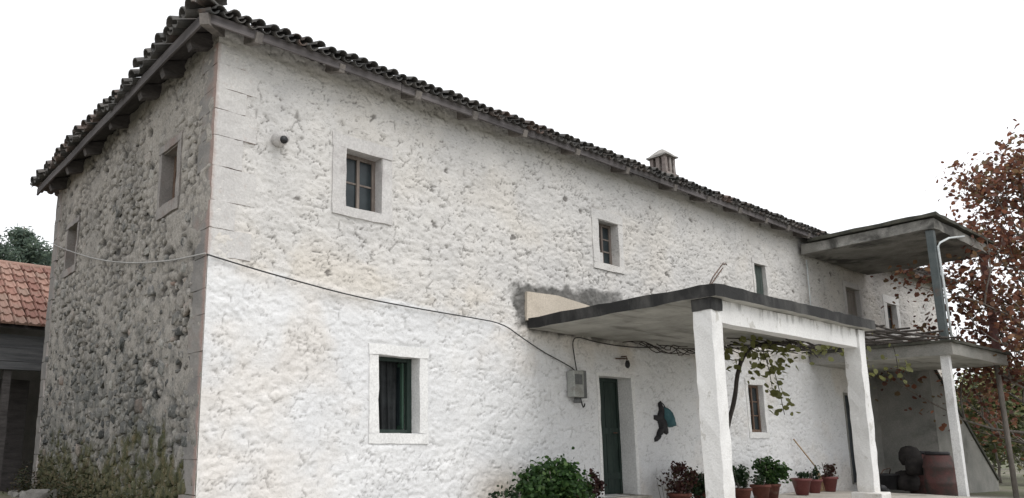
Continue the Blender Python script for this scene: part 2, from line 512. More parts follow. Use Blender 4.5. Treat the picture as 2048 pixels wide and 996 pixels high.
def make_pillar():
    m, nt, b = new_mat('chipped_pillar_plaster')
    N = NT(nt); p = N.xyz(N.pos)
    c = N.ramp(N.noise(1.6, 5, 0.6, N.scaled((1, 1, 0.5))), [(0.3, (0.66, 0.655, 0.645)), (0.7, (0.79, 0.785, 0.77))])
    c = N.mix(N.ramp(N.noise(5.0, 6, 0.7, N.scaled((1, 1, 0.6))), [(0.60, 0.0), (0.64, 0.75)]), c, (0.47, 0.455, 0.42))
    spl = N.math('ADD', N.math('MULTIPLY', N.math('SUBTRACT', 0.5, p[2]), 1.1), N.math('MULTIPLY', N.math('SUBTRACT', N.noise(4.0, 5, 0.7), 0.5), 1.6))
    c = N.mix(N.ramp(spl, [(0.2, 0.0), (0.8, 0.55)]), c, (0.42, 0.37, 0.30))
    run = N.math('ADD', N.math('MULTIPLY', N.math('SUBTRACT', p[2], 2.30), 1.5), N.math('MULTIPLY', N.math('SUBTRACT', N.noise(3.0, 6, 0.7, N.scaled((2.5, 2.5, 0.5))), 0.5), 2.6))
    c = N.mix(N.ramp(run, [(0.45, 0.0), (0.8, 0.6)]), c, (0.15, 0.145, 0.13))
    c = N.mix(1.0, c, N.ramp(N.noise(40.0, 3, 0.6), [(0.25, 0.88), (0.75, 1.05)]), 'MULTIPLY')
    nt.links.new(c, b.inputs['Base Color']); b.inputs['Roughness'].default_value = 0.9
    N.bump(b, N.math('ADD', N.noise(9.0, 5, 0.7), N.noise(40.0, 3, 0.6)), 0.6, 0.012)
    return m
M['pillarplaster'] = make_pillar()
M['sandplaster'] = pmat('sand_plaster', (0.52, 0.46, 0.38), (0.62, 0.55, 0.46), 2.0, c3=(0.42, 0.36, 0.29), c3_at=0.66)
M['cement'] = pmat('cement_render', (0.20, 0.20, 0.185), (0.31, 0.30, 0.275), 1.5, c3=(0.13, 0.13, 0.115), c3_at=0.62)
M['balcslab'] = pmat('stained_balcony_concrete', (0.17, 0.165, 0.15), (0.33, 0.32, 0.295), 2.2, c3=(0.07, 0.068, 0.062), c3_at=0.58)
M['darkcement'] = pmat('mossy_coping', (0.035, 0.036, 0.03), (0.09, 0.088, 0.07), 4.0)
M['floor'] = pmat('porch_concrete', (0.38, 0.355, 0.315), (0.50, 0.47, 0.42), 1.6, c3=(0.22, 0.21, 0.18), c3_at=0.6)
M['darkwood'] = pmat('weathered_dark_wood', (0.050, 0.045, 0.044), (0.11, 0.10, 0.097), 5.0, stretch=(0.5, 0.5, 3), bump=0.5)
M['rafter'] = pmat('grey_rafter_wood', (0.12, 0.11, 0.105), (0.26, 0.235, 0.215), 6.0, bump=0.5)
M['fascia'] = pmat('grey_fascia_wood', (0.085, 0.078, 0.08), (0.185, 0.168, 0.168), 3.0, stretch=(0.25, 0.25, 4), bump=0.5, c3=(0.09, 0.085, 0.085), c3_at=0.58)
M['endfascia'] = pmat('dark_fascia_wood', (0.055, 0.05, 0.05), (0.13, 0.118, 0.118), 3.0, stretch=(0.25, 0.25, 4), bump=0.5)
M['shedwood'] = pmat('silvered_shed_wood', (0.075, 0.078, 0.082), (0.16, 0.16, 0.165), 4.0, stretch=(0.3, 1, 4), bump=0.5)
M['brownwood'] = pmat('brown_window_wood', (0.10, 0.06, 0.042), (0.20, 0.14, 0.105), 6.0, stretch=(2, 2, 0.4))
M['greywood'] = pmat('worn_window_wood', (0.13, 0.105, 0.092), (0.24, 0.205, 0.18), 6.0, stretch=(2, 2, 0.4))
M['greenwood'] = pmat('green_painted_wood', (0.030, 0.062, 0.045), (0.055, 0.105, 0.075), 5.0, stretch=(3, 3, 0.4), rough=0.6)
M['doorgreen'] = pmat('dark_green_door_paint', (0.014, 0.026, 0.022), (0.030, 0.048, 0.040), 5.0, stretch=(3, 3, 0.4), rough=0.6)
M['shutter'] = pmat('faded_green_shutter', (0.035, 0.05, 0.045), (0.07, 0.088, 0.078), 5.0, stretch=(3, 3, 0.4), rough=0.7)
M['greydoor'] = pmat('slate_door_paint', (0.035, 0.042, 0.048), (0.065, 0.075, 0.082), 4.0, rough=0.6)
M['paledoor'] = pmat('bleached_door_wood', (0.22, 0.20, 0.18), (0.33, 0.30, 0.27), 4.0, stretch=(3, 3, 0.5))
M['curtain'] = pmat('dark_curtain', (0.016, 0.018, 0.019), (0.045, 0.05, 0.052), 4.0)
M['interior'] = pmat('room_plaster', (0.22, 0.21, 0.19), (0.30, 0.28, 0.26), 2.0)
M['tile'] = pmat('lichened_roof_tile', (0.065, 0.066, 0.066), (0.15, 0.14, 0.13), 3.0, c3=(0.18, 0.13, 0.11), c3_at=0.6, bump=0.5)
def make_redtile():
    m, nt, b = new_mat('red_clay_tile')
    N = NT(nt)
    oi = nt.nodes.new('ShaderNodeObjectInfo')
    c = N.ramp(oi.outputs['Random'], [(0.0, (0.19, 0.088, 0.068)), (0.4, (0.25, 0.125, 0.095)), (0.75, (0.31, 0.18, 0.14)), (1.0, (0.24, 0.16, 0.125))])
    c = N.mix(N.ramp(N.noise(5.0, 5, 0.65), [(0.5, 0.0), (0.72, 0.75)]), c, (0.20, 0.15, 0.115))
    c = N.mix(1.0, c, N.ramp(N.noise(45.0, 3, 0.6), [(0.25, 0.8), (0.75, 1.12)]), 'MULTIPLY')
    nt.links.new(c, b.inputs['Base Color']); b.inputs['Roughness'].default_value = 0.85
    return m
M['redtile'] = make_redtile()
M['brick'] = pmat('chimney_brick', (0.17, 0.14, 0.13), (0.27, 0.23, 0.21), 8.0, c3=(0.33, 0.31, 0.29), c3_at=0.6)
M['chimneycap'] = pmat('chimney_mortar_cap', (0.26, 0.25, 0.235), (0.38, 0.36, 0.335), 5.0)
M['cable'] = pmat('black_cable', (0.03, 0.03, 0.03), (0.06, 0.06, 0.058), 5.0, rough=0.6, bump=0)
M['palecable'] = pmat('grey_cable', (0.30, 0.29, 0.28), (0.42, 0.41, 0.39), 5.0, rough=0.6, bump=0)
M['palepipe'] = pmat('pale_pipe', (0.52, 0.56, 0.57), (0.66, 0.69, 0.69), 5.0, rough=0.5, bump=0)
M['rust'] = pmat('rusty_bar', (0.07, 0.045, 0.035), (0.14, 0.085, 0.06), 12.0)
M['meter'] = pmat('grey_meter_metal', (0.29, 0.30, 0.285), (0.38, 0.385, 0.36), 4.0, rough=0.55, c3=(0.22, 0.21, 0.19), c3_at=0.64)
M['meterdark'] = pmat('dark_meter_side', (0.10, 0.105, 0.105), (0.16, 0.16, 0.16), 5.0, rough=0.55)
M['steelpost'] = pmat('green_grey_steel', (0.055, 0.07, 0.072), (0.10, 0.115, 0.115), 4.0, rough=0.5, c3=(0.12, 0.08, 0.06), c3_at=0.66)
M['redpost'] = pmat('red_oxide_steel', (0.12, 0.055, 0.05), (0.18, 0.09, 0.08), 4.0, rough=0.6)
M['whitepost'] = pmat('white_painted_post', (0.60, 0.60, 0.60), (0.72, 0.72, 0.71), 4.0, c3=(0.42, 0.41, 0.39), c3_at=0.66)
M['terracotta'] = pmat('terracotta', (0.10, 0.036, 0.027), (0.16, 0.062, 0.045), 5.0, rough=0.85, c3=(0.24, 0.19, 0.155), c3_at=0.62)
M['redplastic'] = pmat('faded_red_plastic', (0.13, 0.04, 0.04), (0.19, 0.065, 0.06), 4.0, rough=0.6, bump=0.1, c3=(0.16, 0.11, 0.095), c3_at=0.62)
M['barrel'] = pmat('dull_red_barrel', (0.075, 0.032, 0.030), (0.12, 0.055, 0.05), 3.0, rough=0.65, c3=(0.05, 0.042, 0.038), c3_at=0.5)
M['blackplastic'] = pmat('black_plastic', (0.016, 0.016, 0.018), (0.035, 0.035, 0.038), 4.0, rough=0.45, bump=0.1)
M['sack'] = pmat('dark_sacking', (0.016, 0.014, 0.014), (0.04, 0.035, 0.033), 6.0)
M['tealcloth'] = pmat('teal_cloth', (0.035, 0.095, 0.11), (0.065, 0.15, 0.165), 6.0, rough=0.7)
M['darkcloth'] = pmat('charcoal_cloth', (0.018, 0.018, 0.02), (0.045, 0.043, 0.045), 8.0, rough=0.8)
M['bark'] = pmat('grey_bark', (0.13, 0.115, 0.10), (0.26, 0.235, 0.21), 7.0, stretch=(2, 2, 0.4), bump=0.6)
M['darkbark'] = pmat('dark_vine_bark', (0.022, 0.019, 0.017), (0.06, 0.05, 0.043), 9.0, stretch=(2, 2, 0.5), bump=0.6)
M['rock'] = pmat('yard_rock', (0.14, 0.135, 0.125), (0.28, 0.27, 0.25), 5.0)
M['straw'] = pmat('broom_straw', (0.30, 0.20, 0.11), (0.42, 0.30, 0.18), 10.0, stretch=(3, 3, 0.4))
M['hill'] = pmat('distant_hill', (0.12, 0.15, 0.14), (0.17, 0.20, 0.185), 0.03, bump=0, fine=0.3)
M['leafdeep'] = leaf_mat('geranium_leaf', [(0, (0.016, 0.042, 0.011)), (0.5, (0.032, 0.080, 0.018)), (0.85, (0.055, 0.115, 0.027)), (1, (0.085, 0.14, 0.04))])
M['leafdark'] = leaf_mat('dark_pot_leaf', [(0, (0.012, 0.028, 0.012)), (0.6, (0.022, 0.050, 0.018)), (1, (0.045, 0.075, 0.03))])
M['leafpurple'] = leaf_mat('purple_leaf', [(0, (0.035, 0.012, 0.012)), (0.5, (0.065, 0.022, 0.020)), (0.85, (0.05, 0.045, 0.02)), (1, (0.09, 0.04, 0.03))])
M['leafvine'] = leaf_mat('autumn_vine_leaf', [(0, (0.04, 0.075, 0.022)), (0.4, (0.10, 0.13, 0.04)), (0.7, (0.21, 0.20, 0.075)), (0.9, (0.25, 0.17, 0.075)), (1, (0.17, 0.07, 0.04))], trans=.4)
M['leafred'] = leaf_mat('russet_tree_leaf', [(0, (0.085, 0.038, 0.030)), (0.35, (0.19, 0.080, 0.054)), (0.65, (0.27, 0.115, 0.068)), (0.82, (0.13, 0.11, 0.058)), (1, (0.36, 0.19, 0.10))], trans=0.42)
M['leafyellow'] = leaf_mat('yellowing_leaf', [(0, (0.06, 0.085, 0.035)), (0.5, (0.12, 0.14, 0.055)), (0.8, (0.21, 0.20, 0.08)), (1, (0.17, 0.13, 0.06))])
M['leafpine'] = leaf_mat('hazed_pine_foliage', [(0, (0.10, 0.14, 0.115)), (0.6, (0.15, 0.20, 0.155)), (1, (0.20, 0.25, 0.18))], trans=0.4)  # needle colours lightened to carry the distance haze
M['weed'] = leaf_mat('dry_weed', [(0, (0.016, 0.024, 0.009)), (0.5, (0.034, 0.042, 0.015)), (0.8, (0.075, 0.06, 0.03)), (1, (0.12, 0.09, 0.055))])
M['flower'] = pmat('red_flower', (0.24, 0.02, 0.02), (0.34, 0.05, 0.04), 8.0, bump=0)

# ================================================================ SETTING
def ground_z(x, y):
    x = np.asarray(x, float); y = np.asarray(y, float)
    z = -0.30 - 0.44  * sstep(-3.4, -7.0, y)
    z = z - 0.020 * np.clip(x - 14.5, 0, 16) * sstep(-9, -3, y)
    z = z + 0.30 * sstep(1.0, -0.8, x) * sstep(0.5, 6.0, y)
    z = z + 2.6 * sstep(13, 34, y) * sstep(60, 5, x)
    return z

def build_ground():
    def lines(a, b, c, d):
        s = [a]
        while s[-1] < d:
            x = s[-1]
            step = 0.25 if b <= x <= c else min(60, 0.25 + 0.16 * (b - x if x < b else x - c))
            if x < b: step = min(step, max(0.25, (b - x) * 0.35))
            s.append(x + step)
        return np.array(s)
    gx = lines(-900, -7, 24, 900); gy = lines(-500, -10, 14, 900)
    X, Y = np.meshgrid(gx, gy, indexing='ij')
    Z = ground_z(X, Y) + 0.05 * (fbm(X * 1.1, Y * 1.1, 5) - 0.5) * (np.abs(X) < 60)
    V = np.stack([X, Y, Z], -1).reshape(-1, 3)
    nx, ny = X.shape
    i = np.arange(nx - 1)[:, None] * ny + np.arange(ny - 1)[None, :]
    F = np.stack([i, i + ny, i + ny + 1, i + 1], -1).reshape(-1, 4)
    tag(mesh_np('ground', V, F, M['ground'], smooth=True), kind='structure')
build_ground()

def build_hills():
    n = 160
    V = []; F = []
    for k in range(n + 1):
        a = rad(-20 + 130 * k / n)          # from +Y side round to +X side
        R0 = 420
        h = 11 + 9 * float(fbm(np.array(k * 0.09), np.array(0.3), 3, 5)) + 16 * max(0.0, math.sin(rad(k / n * 130 + 20)) - 0.75)
        for r, z in ((R0 - 120, -3), (R0, h * .75), (R0 + 60, h), (R0 + 260, -3)):
            V.append((math.sin(a) * r, math.cos(a) * r, z))
    for k in range(n):
        for j in range(3):
            b = k * 4 + j
            F.append((b, b + 4, b + 5, b + 1))
    tag(mesh_np('hills', V, F, M['hill'], smooth=True), kind='structure')
build_hills()

def fz(x): return -0.30 + .026 * min(max(x - 8, 0), 5.2)
# porch and yard paving in front of the doors
mb = MB()
mb.hexa(lambda u, v, w: Vector((3.2 + 11.3 * u, -3.45 + 3.40 * v, (-0.6 if w < .5 else fz(3.2 + 11.3 * u) - .002))), n=(24, 7, 1), amp=0.006, seed=3)
tag(mb.build('porch_pavement', M['floor']), kind='structure')

# ================================================================ HOUSE
L, W, H = 24.2, 7.24, 5.75
PITCH = 0.36
house = thing('stone_house', 'long two-storey rubble stone farmhouse with limewashed front and dark tiled hip roof', 'house', (12, 3.6, 0))

# (x0, x1, z0, z1, jamb_left, jamb_right, lintel, sill, surround material)
FRONT = dict(
    upper_a=(1.84, 2.42, 3.88, 4.67, .21, .17, .18, .13, 'greystone'),
    upper_b=(7.09, 7.64, 3.90, 4.68, .18, .13, .17, .12, 'lime'),
    upper_c=(12.45, 12.95, 3.90, 4.69, .08, .08, .10, .08, 'lime'),
    upper_far=(19.66, 20.32, 3.85, 4.62, .22, .20, .22, .18, 'whiteplaster'),
    balcony_door=(17.06, 17.90, 2.83, 4.75, .12, .12, .14, .02, 'greystone'),
    lower_a=(2.39, 3.07, 0.98, 1.98, .15, .14, .14, .13, 'whiteplaster'),
    lower_b=(11.75, 12.36, 1.06, 2.03, .10, .10, .12, .12, 'whiteplaster'),
    door=(6.90, 7.79, 0.0, 1.95, .06, .08, .05, .02, 'whiteplaster'),
    yard_door=(16.30, 17.15, -0.10, 1.98, .05, .05, .05, .02, 'cement'),
)
LEFT = dict(
    end_a=(1.11, 1.65, 3.90, 4.65, .12, .09, .11, .16, 'pinkstone'),
    end_b=(5.64, 6.25, 3.88, 4.64, .08, .10, .09, .13, 'pinkstone'),
)

def snapped(lines, values):
    lines = np.array(lines)
    for v in values:
        lines[np.argmin(np.abs(lines - v))] = v
    return np.unique(np.sort(lines))

def front_wall():
    xs = [0.0]
    while xs[-1] < L: xs.append(xs[-1] + 0.0145 + 0.0012 * xs[-1])
    xs[-1] = L
    zs = list(np.linspace(-0.6, H, 340))
    xs = snapped(xs, [v for o in FRONT.values() for v in o[:2]])
    zs = snapped(zs, [v for o in FRONT.values() for v in o[2:4]])
    X, Z = np.meshgrid(xs, zs, indexing='ij')
    wx = X + 0.10 * (fbm(X * 2.6, Z * 2.6, 21) - .5) + 0.03 * (vnoise(X * 9, Z * 9, 5) - .5)
    wz = Z + 0.16 * (fbm(X * 1.3 + 9, Z * 2.6, 22) - .5) + 0.03 * (vnoise(X * 9, Z * 9, 6) - .5)
    f1, f2, rid = worley(wx / 0.22, wz / 0.125, 4)
    g1, g2, gid = worley(wx / 0.11 + 5, wz / 0.062, 14)
    edge = np.clip((f2 - f1) / 0.40, 0, 1); edge = edge * edge * (3 - 2 * edge)
    gedge = np.clip((g2 - g1) / 0.45, 0, 1)
    line = 2.93 - 0.085 * X + 0.0035 * X * X + 0.05 * (fbm(X * 2.2, Z * 0 + 3, 31) - .5)
    line = np.where(X > 10, 2.62, line)
    low = sstep(0.03, -0.03, Z - line)
    patch = fbm(X * 0.8, Z * 0.9, 41)
    dash = sstep(0.60, 0.70, vnoise(X * 6.2, Z * 10.5, 51)) * sstep(0.28, 0.5, fbm(X * 1.1 + 3, Z * 1.3, 53))
    dash2 = sstep(0.56, 0.70, vnoise(X * 8.5 + 7, Z * 13, 61)) * sstep(0.38, 0.58, fbm(X * 1.6 + 30, Z * 1.9, 62))
    crack = sstep(0.085, 0.015, f2 - f1) * dash * .8
    crack2 = sstep(0.12, 0.02, g2 - g1) * dash2
    pit = np.clip(crack + crack2 * .85, 0, 1)
    # odd deep holes where stones have lost their pointing
    q1, q2, qi = worley(wx / 0.50 + 2, wz / 0.42, 71, 0.95)
    holes = sstep(0.10, 0.05, q1 + .40 * (fbm(X * 13, Z * 20, 8) - .5)) * sstep(0.84, 0.86, qi)
    pit = np.clip(pit * (1 - 0.15 * low) + holes * (1 - 0.8 * low), 0, 1)
    f9 = fbm(X * 9, Z * 12, 81); rg = np.abs(fbm(wx * 5.5, wz * 9, 85) - .5) * 2
    h = 0.0035 * edge + 0.007 * (rid - .5) + 0.004 * (gid - .5) + (0.017 - .004 * low) * (f9 - .5) + 0.024 * (fbm(X * 3.2, Z * 4.2, 84) - .5) - 0.004 * sstep(.12, 0, rg) + (0.022 - .007 * low) * (fbm(X * 20, Z * 36, 82, 3) - .5) - 0.010 * low * sstep(.10, 0, np.abs(fbm(wx * 4.2 + 2 * Z, wz * 8, 87) - .5)) * sstep(.45, .6, fbm(X * 1.4, Z * 1.6, 88))
    h = h * (1 - 0.15 * low) + 0.06 * (fbm(X * 0.9, Z * 0.9, 83) - .5) - 0.020 * pit + 0.008 * low
    # smooth dressed surrounds round the openings sit in flattened pockets
    for (x0, x1, z0, z1, jl, jr, lt, sl, mm) in FRONT.values():
        d = np.maximum(np.maximum((x0 - jl) - X, X - (x1 + jr)), np.maximum((z0 - sl) - Z, Z - (z1 + lt)))
        k = sstep(0.05, -0.01, d)
        h = h * (1 - k * .9) - 0.006 * k; pit = pit * (1 - k)
    h = h * sstep(-0.02, 0.10, X) * sstep(0, .15, L - X)
    cem = sstep(17.2, 17.5, X + .2 * (fbm(X * 3, Z * 3, 7) - .5)) * sstep(2.75, 2.6, Z)
    # black algae fringe round the plaster patch above the porch and on the eaves of the balcony end
    dpx = np.maximum(np.maximum(5.16 - X, X - 7.5), np.maximum(2.72 - Z, Z - (3.13 + .04 * (X - 5.1))))
    moss = sstep(0.26, 0.10, np.maximum(dpx, 0) + 0.42 * (fbm(X * 4.5, Z * 4.5, 91) - .52)) * sstep(8.6, 7.0, X) * sstep(2.35, 2.6, Z)
    moss = np.maximum(moss, sstep(0.56, 0.72, fbm(X * 1.6, Z * 0.7, 93)) * sstep(15.6, 16.6, X) * sstep(18.6, 17.6, X) * sstep(2.6, 3.0, Z) * .8)
    warm = sstep(0.50, 0.75, patch) * 0.45 + sstep(0.55, 0.02, np.abs(Z - line - 0.18)) * sstep(.42, .62, fbm(X * 1.2, Z * 2, 95)) * 0.75
    warm = np.clip(warm + sstep(5.6, 4.6, X) * sstep(3.6, 4.5, X) * sstep(0.8, 0.1, Z) * 0.8, 0, 1)
    V = np.stack([X, -h, Z], -1).reshape(-1, 3)
    nx, nz = X.shape
    i = np.arange(nx - 1)[:, None] * nz + np.arange(nz - 1)[None, :]
    F = np.stack([i, i + nz, i + nz + 1, i + 1], -1)
    cx = (xs[:-1] + xs[1:]) / 2; cz = (zs[:-1] + zs[1:]) / 2
    keep = np.ones((nx - 1, nz - 1), bool)
    for o in FRONT.values():
        keep &= ~(((cx > o[0]) & (cx < o[1]))[:, None] & ((cz > o[2]) & (cz < o[3]))[None, :])
    F = F[keep]
    return mesh_np('front_wall', V, F, M['lime'], house, attrs=dict(low=low, pit=pit, cement=cem, moss=moss, warm=warm), smooth=True)
front = front_wall()

def end_wall():
    ys = snapped(np.linspace(0, W, 250), [v for o in LEFT.values() for v in o[:2]])
    zs = snapped(np.linspace(-0.5, H, 200), [v for o in LEFT.values() for v in o[2:4]])
    Y, Z = np.meshgrid(ys, zs, indexing='ij')
    f1, f2, rid = worley(Y / 0.2 + .4 * fbm(Y * 3, Z * 3, 4), Z / 0.14, 104)
    pm = sstep(0.40, 0.60, fbm(Y * 1.6, Z * 1.8, 105))
    hole = sstep(0.35, 0.2, worley(Y / 0.3, Z / 0.22, 107)[0]) * sstep(0.68, 0.72, worley(Y / 0.3, Z / 0.22, 107)[2])
    pit = np.clip(sstep(0.25, 0.05, f2 - f1) * pm * .8 + hole, 0, 1)
    h = 0.03 * (fbm(Y * 5, Z * 5, 106) - .5) + 0.02 * (rid - .5) - 0.05 * pit + 0.05 * (fbm(Y * .8, Z * .8, 108) - .5)
    for (x0, x1, z0, z1, jl, jr, lt, sl, mm) in LEFT.values():
        d = np.maximum(np.maximum((x0 - jl) - Y, Y - (x1 + jr)), np.maximum((z0 - sl) - Z, Z - (z1 + lt)))
        k = sstep(0.05, -0.01, d); h = h * (1 - k) - .02 * k; pit = pit * (1 - k)
    h = h * sstep(-.02, .1, Y)
    V = np.stack([-h, Y, Z], -1).reshape(-1, 3)
    ny, nz = Y.shape
    i = np.arange(ny - 1)[:, None] * nz + np.arange(nz - 1)[None, :]
    F = np.stack([i, i + 1, i + nz + 1, i + nz], -1)
    cy = (ys[:-1] + ys[1:]) / 2; cz = (zs[:-1] + zs[1:]) / 2
    keep = np.ones((ny - 1, nz - 1), bool)
    for o in LEFT.values():
        keep &= ~(((cy > o[0]) & (cy < o[1]))[:, None] & ((cz > o[2]) & (cz < o[3]))[None, :])
    w = mesh_np('end_wall', V, F[keep], M['mortar'], house, attrs=dict(pit=pit), smooth=True)
    # rubble stones bedded in the mortar: the 300 that show largest are parts, the rest one mass
    r = np.random.default_rng(55)
    stones = []; got = np.zeros((6000, 3)); ng = 0
    for pas, (lo, hi, tries) in enumerate(((.17, .27, 900), (.11, .19, 3200), (.06, .12, 7000))):
        for _ in range(tries):
            wd = r.uniform(lo, hi); hr = wd * r.uniform(.5, .85)
            yc = r.uniform(.34, W - .26); zc = r.uniform(-.3, 5.5)
            rr_ = .5 * math.sqrt(wd * hr) * 1.02
            if ng:
                dy = (got[:ng, 0] - yc) * .82; dz = (got[:ng, 1] - zc) * 1.18
                if np.any(dy * dy + dz * dz < (got[:ng, 2] + rr_) ** 2): continue
            zone = float(fbm(np.array(yc * .8), np.array(zc * .8), 79))
            prob = 0.97 if zc < 2.4 else (0.97 - (zc - 2.4) * 0.24 + (zone - .5) * 1.3)
            if any(yc + wd / 2 > o[0] - o[4] - .01 and yc - wd / 2 < o[1] + o[5] + .01 and zc + hr / 2 > o[2] - o[7] - .01 and zc - hr / 2 < o[3] + o[6] + .01 for o in LEFT.values()): continue
            got[ng] = (yc, zc, rr_); ng += 1
            if r.random() < prob: stones.append((yc, zc, wd, hr, float(r.random())))
    def stone_geo(s, sd):
        yc, zc, wd, hr, rn = s
        q = random.Random(sd)
        dep = q.uniform(-.016, 0.016) - (0.010 if zc > 3.2 else 0)
        tilt = q.uniform(-.5, .5)
        ring = []
        cut = q.uniform(.06, .30)
        for sy, sz in ((-1, -1 + cut), (-1 + cut, -1), (1 - cut, -1), (1, -1 + cut), (1, 1 - cut), (1 - cut, 1), (-1 + cut, 1), (-1, 1 - cut)):
            ring.append((sy * wd / 2 * q.uniform(.74, 1.05), sz * hr / 2 * q.uniform(.72, 1.05)))
        vs = []
        for sc, d in ((1.0, -.03), (.95, dep * .7 + .004), (.68, dep + .012)):
            for a, b in ring:
                a2, b2 = a * sc, b * sc
                vs.append((-(d + (q.uniform(-.006, .006) if sc < 1 else 0)), yc + a2 * math.cos(tilt) - b2 * math.sin(tilt), zc + a2 * math.sin(tilt) + b2 * math.cos(tilt)))
        vs.append((-(dep + .014), yc, zc))
        fs = []
        for k in range(2):
            for j in range(8):
                j2 = (j + 1) % 8
                fs += [(k * 8 + j, (k + 1) * 8 + j, (k + 1) * 8 + j2), (k * 8 + j, (k + 1) * 8 + j2, k * 8 + j2)]
        fs += [(16 + j, 24, 16 + (j + 1) % 8) for j in range(8)]
        return vs, fs
    camp = Vector(cam.location)
    def apparent(s):
        d = Vector((0, s[0], s[1])) - camp
        vis = s[1] > 0.3
        return -(s[2] * abs(d.x) / d.length * s[3]) / d.length ** 2 * (1 if vis else 0.01)
    order = sorted(range(len(stones)), key=lambda k: apparent(stones[k]))
    for k in order[:300]:
        vs, fs = stone_geo(stones[k], k)
        mesh_np('stone', vs, fs, M['stone'], w, attrs=dict(rnd=[stones[k][4]] * 25))
    V = []; F = []; A = []
    for k in order[300:]:
        vs, fs = stone_geo(stones[k], k)
        b = len(V); V += vs; F += [tuple(i + b for i in f) for f in fs]; A += [stones[k][4]] * 25
    tag(mesh_np('rubble_stonework', V, F, M['stone'], w, attrs=dict(rnd=A)), kind='stuff')
end_wall()

# plain far walls, floors inside
MB().box((0.02, W - .45, -.5), (L, W, H), n=(24, 1, 6), amp=.012).build('back_wall', M['mortar'], house)
MB().box((L - .45, 0.03, -.5), (L - .012, W - .5, H), n=(1, 8, 6), amp=.012).build('far_end_wall', M['whiteplaster'], house)
MB().box((.5, .52, 2.62), (L - .5, W - .5, 2.80)).build('upper_floor', M['darkwood'], house)
MB().box((.05, 2.6, -.5), (L - .5, 2.75, H - .1)).build('inner_wall', M['interior'], house)
MB().box((.5, .52, -.3), (L - .5, 2.58, -.05)).build('lower_floor', M['interior'], house)

# corner stones
def quoins():
    r = random.Random(12)
    z = -0.3; k = 0
    while z < 5.45:
        hh = r.uniform(0.27, 0.42)
        a, b = (r.uniform(.46, .60), r.uniform(.30, .40)) if k % 2 == 0 else (r.uniform(.30, .40), r.uniform(.42, .52))
        top = min(z + hh, 5.55)
        o = 0.006 + r.uniform(-.002, .003)
        m = MB().hexa(((-o, (-o - .004 if z > 2.75 else .018), z + .003), (a, b, top - .003)), n=(5, 4, 4), amp=.0045, seed=k + 300)
        m.build('corner_stone', M['quoin'], front)
        z = top; k += 1
    z = -0.3; k = 0
    while z < 5.45:                       # back corner of the end wall
        hh = r.uniform(0.28, 0.44)
        top = min(z + hh, 5.55)
        m = MB().hexa(((-.018, W - (.34 if k % 2 else .24), z + .005), (.3, W + .012, top - .005)), n=(2, 3, 3), amp=.006, seed=k + 400)
        m.build('corner_stone', M['quoin'], front)
        z = top; k += 1
quoins()

# ---- openings
def surround(parent, spec, place, seed, depth=.46, with_sill=True):
    """place(a, d, z): along-wall, inward depth, height -> world point. Blocks form jambs, lintel and sill with their reveals."""
    x0, x1, z0, z1, jl, jr, lt, sl, mm = spec
    pr = -0.010
    def block(name, a0, a1, zz0, zz1, sd, pp=pr, mat=None, dd=depth):
        fn = lambda u, v, w: place(a0 + (a1 - a0) * u, pp + (dd - pp) * v, zz0 + (zz1 - zz0) * w)
        n = (max(1, min(6, int(abs(a1 - a0) / .12))), 3, max(1, min(8, int((zz1 - zz0) / .14))))
        return MB().hexa(fn, n=n, amp=.007, seed=sd).build(name, M[mat or mm], parent)
    block('jamb', x0 - jl, x0, z0, z1, seed)
    block('jamb', x1, x1 + jr, z0, z1, seed + 1)
    block('lintel', x0 - jl - .01, x1 + jr + .01, z1 + .002, z1 + lt, seed + 2, pr - .003)
    block('sill', x0 - jl, x1 + jr, z0 - sl, z0 - .002, seed + 3, pr - .006)
FP = lambda a, d, z: Vector((a, d, z))
LP = lambda a, d, z: Vector((d, a, z))

def wbox(place, a0, a1, d0, d1, z0, z1, m=None):
    m = m or MB()
    return m.hexa(lambda u, v, w: place(a0 + (a1 - a0) * u, d0 + (d1 - d0) * v, z0 + (z1 - z0) * w))

def casement(spec, place, mat, rows, seed, depth=.15, fw=.055, cols=2, frame_mat=None):
    x0, x1, z0, z1 = spec[:4]
    m = MB()
    wbox(place, x0, x0 + fw, depth, depth + .06, z0, z1, m)
    wbox(place, x1 - fw, x1, depth, depth + .06, z0, z1, m)
    wbox(place, x0 + fw, x1 - fw, depth + .001, depth + .059, z1 - fw, z1, m)
    wbox(place, x0 + fw, x1 - fw, depth + .001, depth + .059, z0, z0 + fw, m)
    win = m.build('window', M[mat], house, bevel=.004)
    surround(win, spec, place, seed)
    xi0, xi1, zi0, zi1 = x0 + fw, x1 - fw, z0 + fw, z1 - fw
    cw = (xi1 - xi0) / cols
    for c in range(1, cols):
        wbox(place, xi0 + c * cw - .022, xi0 + c * cw + .022, depth - .008, depth + .05, zi0, zi1).build('mullion', M[mat], win)
    rh = (zi1 - zi0) / rows
    for rr in range(1, rows):
        wbox(place, xi0, xi1, depth + .012, depth + .035, zi0 + rr * rh - .012, zi0 + rr * rh + .012).build('muntin', M[mat], win)
    for c in range(cols):
        for rr in range(rows):
            wbox(place, xi0 + c * cw + .004, xi0 + (c + 1) * cw - .004, depth + .022, depth + .026, zi0 + rr * rh + .004, zi0 + (rr + 1) * rh - .004).build('pane', M['glass'], win)
    return win

casement(FRONT['upper_a'], FP, 'greywood', 2, 10)
wb = casement(FRONT['upper_b'], FP, 'greywood', 3, 20)
